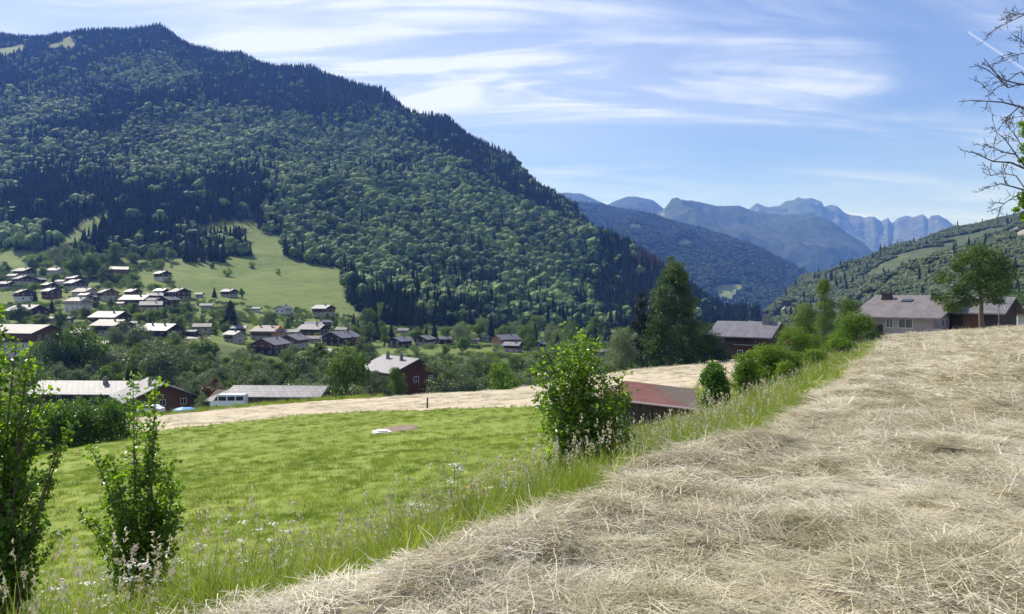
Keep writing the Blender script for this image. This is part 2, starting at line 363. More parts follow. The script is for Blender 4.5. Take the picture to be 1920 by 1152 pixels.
def z_far(x, y):
    x = np.asarray(x, float); y = np.asarray(y, float)
    px = np.clip(HX + F * x / np.maximum(y, 1), _CP[0], _CP[-1] - 1)
    i = np.clip(np.searchsorted(_CP, px, 'right') - 1, 0, len(_CP) - 2)
    t = (px - _CP[i]) / (_CP[i + 1] - _CP[i])
    j = np.clip(np.searchsorted(YS, y, 'right') - 1, 0, len(YS) - 2)
    u = np.clip((y - YS[j]) / (YS[j + 1] - YS[j]), 0, 1)
    z0 = _Z[i, j] * (1 - u) + _Z[i, j + 1] * u; z1 = _Z[i + 1, j] * (1 - u) + _Z[i + 1, j + 1] * u
    z = z0 * (1 - t) + z1 * t
    # the ridge itself follows a finer line than the columns
    ry = np.interp(px, RIDGE_PX, RIDGE_Y); rz = (HY - np.interp(px, RIDGE_PX, RIDGE_PY)) / F * ry
    zr_lin = np.interp(px, _CP, [(HY - COLS[c][-1][1]) / F * COLS[c][-1][0] for c in _CP])
    w = sstep(.45, 1.0, y / ry) * (px < 1380) * sstep(2700, 0, np.maximum(y - ry, 0) * 3)
    z = z + (rz - zr_lin) * w
    a = sstep(650, 1000, y) * (px < 1420) * (1 - .75 * sstep(.75, 1, y / ry))
    z = z + a * ((fbm(x / 210, y / 330, 5, 3) - .5) * 75 + (fbm(x / 70, y / 90, 9, 3) - .5) * 22)
    z = z + (fbm(x / 25, y / 25, 3, 2) - .5) * 1.6 * sstep(150, 400, y)
    return z

_hr = np.random.default_rng(4)
HEAPS = [(u * v, v, .22 + .03 * v * r_, .08 + .16 * h_) for u, v, r_, h_ in zip(_hr.uniform(-.25, .72, 80), 3.6 + 24 * _hr.random(80) ** 1.6, _hr.random(80), _hr.random(80))] + [(.45 * 4.3, 4.3, .3, .2), (.6 * 6.0, 6.0, .45, .2), (.1 * 5.6, 5.6, .4, .15), (.16 * 8.3, 8.3, .5, .25), (.55 * 9, 9, .5, .22)]

def lumps(x, y, s):
    """uneven cut hay: swaths and heaps"""
    near = sstep(60, 12, y)
    l = (fbm(x / .9, y / .55, 31, 3) - .5) * .10 + (fbm(x / 2.6, y / 1.5, 37, 2) - .5) * .10
    ed = np.exp(-((s + .6) / .5) ** 2) * (.05 + .16 * vnoise(x / .8, y / .8, 41))
    for hx, hy, hr, hh in HEAPS:
        l = l + .28 * hh * np.exp(-(((x - hx) / hr) ** 2 + ((y - hy) / (hr * .7)) ** 2))
    l = l + .035 * np.sin(s * 3.6 + 2 * vnoise(x / 4, y / 4, 45)) * sstep(6, 14, y)
    return (l + ed) * near * sstep(.15, -.5, s) + (fbm(x / 5, y / 5, 33, 3) - .5) * .22 * sstep(4, 20, y)

def z_near(x, y):
    s = edge_dist(x, y); w = bank_w(y)
    t = sstep(-.12, 1, s / w)
    z = z_up(x, y) * (1 - t) + z_low(x, y) * t
    return z + lumps(x, y, s) + (fbm(x / 2.2, y / 2.2, 51, 3) - .5) * .22 * sstep(.5, 3, s)

def ground(x, y):
    x = np.asarray(x, float); y = np.asarray(y, float)
    px = HX + F * x / np.maximum(y, 3)
    up = edge_dist(x, y) < 0
    y0 = np.where(up, 130.0, np.minimum(y_top(px) + 12, 180)); y1 = y0 + 45
    b = sstep(y0, y1, y)
    return z_near(x, y) * (1 - b) + z_far(x, np.maximum(y, 110)) * b

def hit(px, py, y0=2.0, y1=2600.0):
    """where the sight line through a photo point meets the ground"""
    y = np.concatenate([np.arange(y0, 60, .1), np.arange(60, 300, .5), np.arange(300, y1, 2)]); y = y[(y >= y0) & (y <= y1)]
    x = (px - HX) / F * y; g = ground(x, y); z = (HY - py) / F * y
    k = np.nonzero(z <= g)[0]
    i = k[0] if len(k) else len(y) - 1
    return np.array([x[i], y[i], float(g[i])])
def onto(px, y):
    x = (px - HX) / F * y
    return np.array([x, y, float(ground(np.array([x]), np.array([y]))[0])])

def grid_mesh(X, Y, Z):
    r, c = X.shape
    i = np.arange(r - 1)[:, None] * c + np.arange(c - 1)[None]
    return np.stack([X, Y, Z], -1).reshape(-1, 3), np.stack([i, i + 1, i + c + 1, i + c], -1).reshape(-1, 4)

# ---- near ground: one sheet, cut into its fields
gx = np.concatenate([np.arange(-150, -60, 5), np.arange(-60, -14, 1.0), np.arange(-14, 16, .12), np.arange(16, 64, .5), np.arange(64, 100, 2), np.arange(100, 231, 6)])
gy = np.concatenate([np.arange(-40, 1, 2.0), np.arange(1, 30, .12), np.arange(30, 80, .5), np.arange(80, 236, 2.0)])
X, Y = np.meshgrid(gx, gy); Z = ground(X, Y)
V, Q = grid_mesh(X, Y, Z)
cx = V[Q].mean(1); cs = edge_dist(cx[:, 0], cx[:, 1]); cpx = HX + F * cx[:, 0] / np.maximum(cx[:, 1], 3)
cs_w = cs / bank_w(cx[:, 1]) + (vnoise(cx[:, 0] * 1.2, cx[:, 1] * 1.2, 3) - .5) * .35
jm = (fbm(cx[:, 0] / 3, cx[:, 1] / 3, 61, 3) - .5) * 5
zone = np.where(cs < 0, 0, np.where(cs_w < .95, 1, np.where(cx[:, 1] < y_mead(cpx) + jm * .7, 2, np.where(cx[:, 1] < y_top(cpx) + jm * .5, 3, 4))))
zone = np.where((zone == 0) & (cx[:, 1] > 112), 4, zone)
zone = np.where((zone == 3) & (cpx < 245) , 2, zone)
for k, (nm, mk, lb, ct) in enumerate([('hay_field', 'g_hay', 'mown field covered with drying cut hay', 'field'), ('grass_bank', 'g_bank', 'rough bank between the hay field and the green meadow', 'bank'),
                              ('meadow', 'g_meadow', 'short bright green meadow below the bank', 'meadow'), ('stubble_field', 'g_stubble', 'pale mown strip beyond the green meadow', 'field'),
                              ('rough_slope', 'g_slope', 'rough ground falling away to the valley', 'slope')]):
    f = Q[zone == k]; u, inv = np.unique(f, return_inverse=True)
    o = obj(nm, new_mesh(nm, V[u], inv.reshape(-1, 4), [M[mk]], None, True)); tag(o, lb, ct, None, 'structure')

# ---- far ground: valley and the wooded mountain
pxs = np.arange(-760, 2900, 7.0)
ysf = np.concatenate([np.arange(200, 300, 4), np.arange(300, 760, 5), np.arange(760, 2650, 14)])
ysf = np.concatenate([[118, 130, 145, 160, 180], ysf])
PX, Y = np.meshgrid(pxs, ysf); X = (PX - HX) / F * Y; Z = ground(X, Y)
Z = Z - np.where(Y < 232, .5 + (232 - Y) * .012, 0)
V, Q = grid_mesh(X, Y, Z)
FOREST_LOW = [(-1200, 480), (0, 470), (110, 478), (230, 482), (300, 484), (420, 482), (530, 478), (560, 492), (640, 503), (648, 560), (690, 606), (760, 614), (850, 614), (960, 620), (1100, 620), (1250, 612), (1380, 604), (1425, 606)]
CLEAR = [[(332, 440), (400, 414), (470, 411), (492, 440), (440, 452), (360, 444)], [(440, 470), (470, 440), (530, 440), (535, 480), (500, 480)],
         [(88, 474), (112, 452), (165, 415), (207, 398), (203, 426), (160, 458), (150, 478)], [(86, 86), (108, 79), (130, 68), (137, 76), (142, 89), (134, 97), (118, 92), (100, 97)], [(-40, 96), (0, 92), (20, 87), (42, 84), (50, 92), (38, 99), (15, 107), (-20, 108)]]
def photo(x, y, z): return HX + F * x / y, HY - F * z / y
def forest_mask(px, py, y):
    low = np.interp(px, [a for a, b in FOREST_LOW], [b for a, b in FOREST_LOW])
    m = (py < low) & (px < 1425) & (y > 380)
    for c in CLEAR: m &= ~in_poly(px, py, c)
    return m
ppx, ppy = photo(V[:, 0], V[:, 1], V[:, 2])
_w = (fbm(V[:, 0] / 30, V[:, 1] / 30, 15, 2) - .5) * 10
fm = forest_mask(ppx + _w, ppy + _w * .6, V[:, 1])
mead = np.where(fm | (ppx > 1425), 0, 1.0) * (V[:, 1] > 300) * (V[:, 1] < 1500)
mead = np.maximum(mead, (V[:, 1] <= 300) * .45)
for c in CLEAR: mead = np.maximum(mead, in_poly(ppx + _w, ppy + _w * .6, c) * 1.0)
o = obj('valley_and_mountain', new_mesh('valley_and_mountain', V, Q, [M['g_valley']], None, True, {'meadow': ('POINT', 'FLOAT', mead.astype(np.float32))}))
tag(o, 'valley floor and steep wooded mountain with grassy clearings', 'mountain', None, 'structure')
# plain beyond, out to the horizon
xx = np.linspace(-7200, 7200, 40); yy = np.linspace(1500, 9900, 24); X, Y = np.meshgrid(xx, yy); V, Q = grid_mesh(X, Y, np.full(X.shape, -70.0))
tag(obj('valley_floor', new_mesh('valley_floor', V, Q, [M['g_ridge']], None, True, {'meadow': ('POINT', 'FLOAT', np.zeros(len(V), np.float32))})), 'distant valley floor between the ranges', 'valley', None, 'structure')

# ---- further ranges
def layer(name, label, cat, mk, px0, px1, step, ridge, base, attr, amp, freq, seed, nrow=90, pw=1.0, back=700):
    pxs = np.arange(px0, px1 + step, step)
    rp = np.array(ridge, float)
    ry = np.interp(pxs, rp[:, 0], rp[:, 2]); rz = (HY - np.interp(pxs, rp[:, 0], rp[:, 1])) / F * ry
    bp = np.array(base, float); by = np.interp(pxs, bp[:, 0], bp[:, 2]); bz = (HY - np.interp(pxs, bp[:, 0], bp[:, 1])) / F * by
    t = np.linspace(0, 1, nrow)[:, None]
    Yf = by + (ry - by) * t; Zf = bz + (rz - bz) * t ** pw
    tb = np.linspace(0, 1, 10)[1:, None]
    Yb = ry + back * tb; Zb = rz - (rz + 60) * tb * .8
    Y = np.vstack([Yf, Yb]); Z = np.vstack([Zf, Zb]); X = (pxs - HX) / F * Y
    T = np.vstack([np.repeat(t, len(pxs), 1), np.repeat(1 + tb, len(pxs), 1)])
    n = 0; a = 1.0
    for k in range(len(freq)):
        g = 1 - np.abs(2 * fbm(X / freq[k], Y / (freq[k] * 1.6), seed + k, 3) - 1)
        Z = Z + (g - .6) * amp[k] * (np.minimum(1, 6 * np.clip(1 - T, 0, 1)) if k == 0 else np.minimum(1, .35 + 6 * np.clip(1 - T, 0, 1))) * np.minimum(1, .06 + 3.5 * T)
    V, Q = grid_mesh(X, Y, Z)
    qx, qy = photo(V[:, 0], V[:, 1], V[:, 2])
    at = {k: ('POINT', 'FLOAT', np.asarray(fn(qx, qy, V), np.float32)) for k, fn in attr.items()}
    o = obj(name, new_mesh(name, V, Q, [M[mk]], None, True, at)); tag(o, label, cat, None, 'structure')
    return V
RH_RIDGE = [(1440, 592, 900), (1462, 575, 950), (1510, 524, 1050), (1560, 516, 1100), (1600, 508, 1130), (1650, 488, 1160), (1700, 468, 1200), (1800, 434, 1250), (1920, 402, 1250), (2300, 270, 1200), (2900, 150, 1100)]
RH_BASE = [(1440, 608, 840), (1462, 608, 780), (1510, 606, 720), (1600, 605, 600), (1700, 600, 420), (1920, 595, 330), (2900, 540, 260)]
def rh_rock(px, py, V):
    n = fbm(V[:, 0] / 40, V[:, 1] / 40, 77, 3)
    cl = np.clip(in_poly(px, py, [(1455, 590), (1470, 552), (1500, 538), (1512, 560), (1495, 585), (1470, 600)]) * 1.0 + in_poly(px, py, [(1880, 440), (1925, 405), (1990, 390), (1990, 440), (1900, 450)]) * .8, 0, 1)
    return np.clip(cl * (n > .38), 0, 1)
layer('hillside', 'sunny scrub covered hillside above the big farmhouse', 'hillside', 'g_righthill', 1440, 2900, 5, RH_RIDGE, RH_BASE, {'rock': rh_rock}, [40, 10], [260, 50], 81, 110, .95, 400)
layer('wooded_ridge', 'blue wooded ridge across the end of the valley', 'ridge', 'g_ridge', 900, 1720, 4,
      [(900, 380, 4600), (1040, 385, 4500), (1070, 384, 4450), (1130, 392, 4350), (1200, 402, 4200), (1260, 426, 4000), (1330, 442, 3800), (1400, 466, 3600), (1450, 491, 3450), (1500, 517, 3300), (1540, 542, 3200), (1580, 570, 3100), (1720, 600, 3000)],
      [(900, 600, 2100), (1330, 585, 2000), (1400, 592, 2000), (1500, 602, 2100), (1720, 606, 2400)],
      {'meadow': lambda px, py, V: np.maximum(in_poly(px, py, [(1331, 548), (1345, 535), (1392, 532), (1395, 548), (1372, 563), (1358, 562)]) * 1.0, in_poly(px, py, [(1292, 512), (1326, 513), (1326, 528), (1310, 527)]) * .7)}, [120, 40, 16], [700, 220, 45], 91, 150, .9)
layer('mountain_range', 'shaded blue mountain with a wooded crest behind the ridge', 'mountain', 'g_ridge', 1120, 1780, 4,
      [(1120, 430, 6200), (1200, 415, 6100), (1240, 400, 6000), (1262, 384, 6000), (1280, 378, 6000), (1300, 379, 6000), (1345, 388, 6000), (1385, 387, 6000), (1410, 397, 6000), (1440, 402, 6000), (1480, 404, 5900), (1530, 412, 5800), (1560, 428, 5700), (1600, 456, 5600), (1640, 484, 5500), (1700, 512, 5400), (1780, 545, 5400)],
      [(1120, 560, 4300), (1780, 590, 4300)], {'meadow': lambda px, py, V: np.clip(in_poly(px, py, [(1236, 402), (1246, 398), (1244, 412), (1238, 414)]) * .8, 0, 1)}, [260, 70, 25], [900, 300, 70], 101, 130, .85, 1000)
layer('saddle_range', 'blue saddle backed peaks beyond the wooded mountain', 'mountain', 'g_ridge', 960, 1320, 4,
      [(960, 370, 7000), (1065, 363, 7000), (1090, 365, 7000), (1115, 376, 7000), (1140, 386, 7000), (1150, 380, 7000), (1175, 370, 7000), (1195, 369, 7000), (1225, 378, 7000), (1240, 388, 7000), (1250, 396, 7000), (1320, 430, 7000)],
      [(960, 560, 5200), (1320, 560, 5200)], {'meadow': lambda px, py, V: np.zeros(len(V))}, [200, 60, 25], [900, 300, 80], 111, 90, .85, 1000)
layer('rocky_peaks', 'jagged limestone peaks with green shoulders on the skyline', 'mountain', 'g_peak', 1360, 1960, 2.5,
      [(1360, 410, 8500), (1400, 396, 8500), (1420, 386, 8500), (1436, 392, 8500), (1460, 390, 8500), (1490, 380, 8500), (1520, 375, 8500), (1541, 379, 8500), (1545, 388, 8500), (1556, 386, 8500), (1570, 389, 8500), (1582, 402, 8500), (1600, 405, 8500), (1612, 407, 8500), (1622, 414, 8500), (1640, 410, 8500), (1652, 418, 8500), (1665, 411, 8500), (1672, 424, 8500), (1684, 411, 8500), (1710, 409, 8500), (1733, 409, 8500), (1740, 417, 8500), (1746, 407, 8500), (1760, 406, 8500), (1776, 414, 8500), (1792, 427, 8500), (1830, 450, 8500), (1960, 500, 8500)],
      [(1360, 540, 6400), (1960, 560, 6400)],
      {'rock': lambda px, py, V: np.clip(sstep(.40, .58, fbm(V[:, 0] / 150 + V[:, 2] / 90, V[:, 1] / 210 + V[:, 2] / 140, 131, 4) + .16 * sstep(1530, 1570, px) * sstep(475, 425, py) - .10 * sstep(1560, 1520, px)), 0, 1)}, [230, 110, 40], [850, 330, 110], 121, 170, .8, 900)

# ------------------------------------------------------------------ buildings
HOUSES = []      # (photo cx, top, base, half width, distance, x, y, radius, short phrase) used to keep trees clear of what the photo shows

def roof_mesh(L, D, h, pitch, over, th, hip=0.0, mono=False, skew=0.0):
    """gable (or hipped) roof as closed slabs with uv in metres; ridge along x"""
    tp = math.tan(pitch); ex = L / 2 + over; ey = D / 2 + over
    if mono:
        V = [(-ex, -ey, h - over * tp), (ex, -ey, h - over * tp), (ex, ey, h + (D + over) * tp), (-ex, ey, h + (D + over) * tp)]
        V = V + [(x, y, z + th) for x, y, z in V]
        Fc = [[4, 5, 6, 7], [3, 2, 1, 0], [0, 1, 5, 4], [1, 2, 6, 5], [2, 3, 7, 6], [3, 0, 4, 7]]
        V = np.array(V, float); F4 = np.array(Fc); F3 = np.zeros((0, 3), int)
    else:
        zr = h + D / 2 * tp; ze = h - over * tp
        rx = ex - hip * ey
        top = [(-ex, -ey, ze), (ex, -ey, ze), (ex, ey, ze), (-ex, ey, ze), (-rx, 0, zr), (rx, 0, zr)]
        V = np.array([(x, y, z + th) for x, y, z in top] + top, float)
        F4 = np.array([[0, 1, 5, 4], [2, 3, 4, 5], [7, 6, 10, 11], [9, 8, 11, 10], [0, 6, 7, 1], [2, 8, 9, 3]] + ([] if hip else [[1, 7, 11, 5], [8, 2, 5, 11], [3, 9, 10, 4], [6, 0, 4, 10]]) + ([[1, 7, 8, 2], [3, 9, 6, 0]] if hip else []))
        F3 = np.array([[1, 2, 5], [3, 0, 4], [8, 7, 11], [6, 9, 10]]) if hip else np.zeros((0, 3), int)
    return V, F4, F3

def add_roof(parent, L, D, h, pitch, over, th, m, hip=0.0, mono=False, name='roof'):
    V, F4, F3 = roof_mesh(L, D, h, pitch, over, th, hip, mono)
    me = new_mesh(name, V, [F4, F3], [M[m]])
    uv = me.uv_layers.new(name='uv'); co = np.array([v.co for v in me.vertices])
    li = np.zeros(len(me.loops), np.int32); me.loops.foreach_get('vertex_index', li)
    P_ = co[li]; nrm = np.repeat(np.array([p.normal for p in me.polygons]), [p.loop_total for p in me.polygons], 0)
    sl = P_[:, 2] / math.sin(pitch)
    side = hip and True
    u = np.where(np.abs(nrm[:, 0]) > np.abs(nrm[:, 1]), P_[:, 1], P_[:, 0])
    uv.data.foreach_set('uv', np.stack([u + 100, sl + 100], 1).reshape(-1).astype(np.float32))
    return obj(name, me, parent)

def wall_mesh(L, D, z0, z1, gable=None, m=0):
    """box walls; with gable=pitch the two ends run up to the ridge"""
    b = MB(); x, y = L / 2, D / 2
    V = [(-x, -y, z0), (x, -y, z0), (x, y, z0), (-x, y, z0), (-x, -y, z1), (x, -y, z1), (x, y, z1), (-x, y, z1)]
    Fq = [[0, 1, 5, 4], [2, 3, 7, 6], [1, 2, 6, 5], [3, 0, 4, 7], [3, 2, 1, 0]]
    if gable:
        zr = z1 + y * math.tan(gable)
        V += [(-x, 0, zr), (x, 0, zr)]
        b.add(V, Fq + [[4, 5, 9, 8], [6, 7, 8, 9]]); b.add(V, [[5, 6, 9], [7, 4, 8]])
    else: b.add(V, Fq + [[4, 5, 6, 7]])
    return b

def chimney(parent, x, y, z0, z1, s, m='metal'):
    b = MB(); b.taper((x, y, z0), (s * 1.15, s * 1.15), (s, s), z1 - z0); b.box((x, y, z1 + .06), (s * 1.3, s * 1.3, .12)); b.box((x, y, z1 + .3), (s * .7, s * .7, .34))
    return obj('chimney', b.mesh('chimney', [M[m]]), parent)

def window(parent, c, wd, ht, axis, sgn, shutter=None):
    """glass pane set in a frame on a wall facing axis*sgn"""
    fr = MB(); g = MB(); t = .07
    def bx(mb, u, z, du, dz, off, dep, m=0):
        if axis == 'y': mb.box((c[0] + u, c[1] + sgn * off, c[2] + z), (du, dep, dz), m)
        else: mb.box((c[0] + sgn * off, c[1] + u, c[2] + z), (dep, du, dz), m)
    for z in (-ht / 2 - t / 2, ht / 2 + t / 2): bx(fr, 0, z, wd + 2 * t, t, .03, .10)
    for u in (-wd / 2 - t / 2, wd / 2 + t / 2, 0): bx(fr, u, 0, t if u else t * .7, ht, .03, .10)
    bx(g, 0, 0, wd, ht, .012, .02)
    f = obj('window', fr.mesh('window', [M['frame']]), parent); obj('pane', g.mesh('pane', [M['glass']]), f)
    if shutter:
        for s in (-1, 1):
            q = MB(); bx(q, s * (wd * .75 + .12), 0, wd * .46, ht + .1, .04, .05); obj('shutter', q.mesh('shutter', [M[shutter]]), f)
    return f

def balcony(parent, x0, x1, y, z, dep, axis='y', sgn=-1, m='wood'):
    b = MB(); n = max(3, int((x1 - x0) / .5)); w = x1 - x0; cxm = (x0 + x1) / 2
    def bx(u, v, zc, du, dv, dz):
        if axis == 'y': b.box((u, y + sgn * v, zc), (du, dv, dz))
        else: b.box((y + sgn * v, u, zc), (dv, du, dz))
    bx(cxm, dep / 2 + .02, z, w, dep, .14); bx(cxm, dep - .03, z + .98, w, .09, .08); bx(cxm, dep - .03, z + .55, w, .03, .55)
    for i in range(n + 1): bx(x0 + .05 + (w - .1) * i / n, dep - .03, z + .5, .08, .1, .88)
    return obj('balcony', b.mesh('balcony', [M[m]]), parent)

def house(label, short, cx, base, wpx, kind='E', rz=-14, roof='grey', wall='plaster', upper='wood', h=4.2, asp=.8, pitch=22, over=.9, chim=1, hip=0.0, name='chalet', cat='house', dist=None, win=True, balc=True, up=.5, drop=2.5, loc=None, L=None, D=None, group='houses of the valley village', th=.22, detail=False):
    p = np.array(loc) if loc is not None else (onto(cx, dist) if dist else hit(cx, base, 130))
    a = R(rz); y = p[1]
    W = wpx * 1.16 * y / F; pitch = pitch + 2
    if L is None:
        if kind == 'E': L = W / (abs(math.cos(a)) + asp * abs(math.sin(a))); D = asp * L
        else: D = W / (abs(math.cos(a)) + abs(math.sin(a)) / asp); L = D / asp
        L = max(L - 2 * over, 2.0); D = max(D - 2 * over, 1.8)
    yaw = a if kind == 'E' else a + math.pi / 2
    h = min(h, max(2.2, min(L, D) * .75)); pt = R(pitch)
    g = thing(name, label, cat, p, yaw, group)
    zs = h * up
    w1 = wall_mesh(L, D, -drop, zs if upper else h, None if upper else pt)
    obj('wall', w1.mesh('wall', [M[wall]]), g)
    if upper:
        b = wall_mesh(L + .08, D + .08, zs, h, pt); obj('upper_wall', b.mesh('upper_wall', [M[upper]]), g)
    r = add_roof(g, L, D, h + .02, pt, over, th, roof, hip)
    zr = h + D / 2 * math.tan(pt)
    for k in range(chim):
        cx_ = L * (.22 if k == 0 else -.25); cy_ = -D * .14
        chimney(r, cx_, cy_, zr - D * .14 * math.tan(pt) - .2, zr + .75, .5 if L < 14 else .7)
    if win:
        e = .045 if upper else .0
        nx = max(1, min(5, int(L / 3.2)))
        for i in range(nx):
            x = (i + .5) / nx * L - L / 2
            window(g, (x, -D / 2, zs * .5 if upper else h * .55), 1.0, 1.1, 'y', -1)
            if upper and h > 3.6: window(g, (x, -D / 2 - .04, zs + (h - zs) * .5), .95, 1.0, 'y', -1)
        for sx in (-1, 1):
            if abs(rz) < 60 or detail:
                ny = max(1, min(3, int(D / 3)))
                for i in range(ny):
                    yy = (i + .5) / ny * D - D / 2
                    window(g, (sx * L / 2, yy, zs * .5 if upper else h * .55), 1.0, 1.1, 'x', sx)
                    if upper: window(g, (sx * (L / 2 + .04), yy, zs + (h - zs) * .55), .95, 1.0, 'x', sx)
    if balc and upper and h > 3.4:
        if kind == 'G': balcony(g, -D * .38, D * .38, -L / 2 - .04, zs + .1, .95, 'x', -1)
        else: balcony(g, -L * .42, L * .42, -D / 2 - .04, zs + .1, .9, 'y', -1)
    pxc = HX + F * p[0] / y; zt = zr + th
    HOUSES.append((pxc, HY - F * (p[2] + zt) / y, HY - F * p[2] / y, wpx / 2, y, p[0], y, max(L, D) * .62, short))
    return g

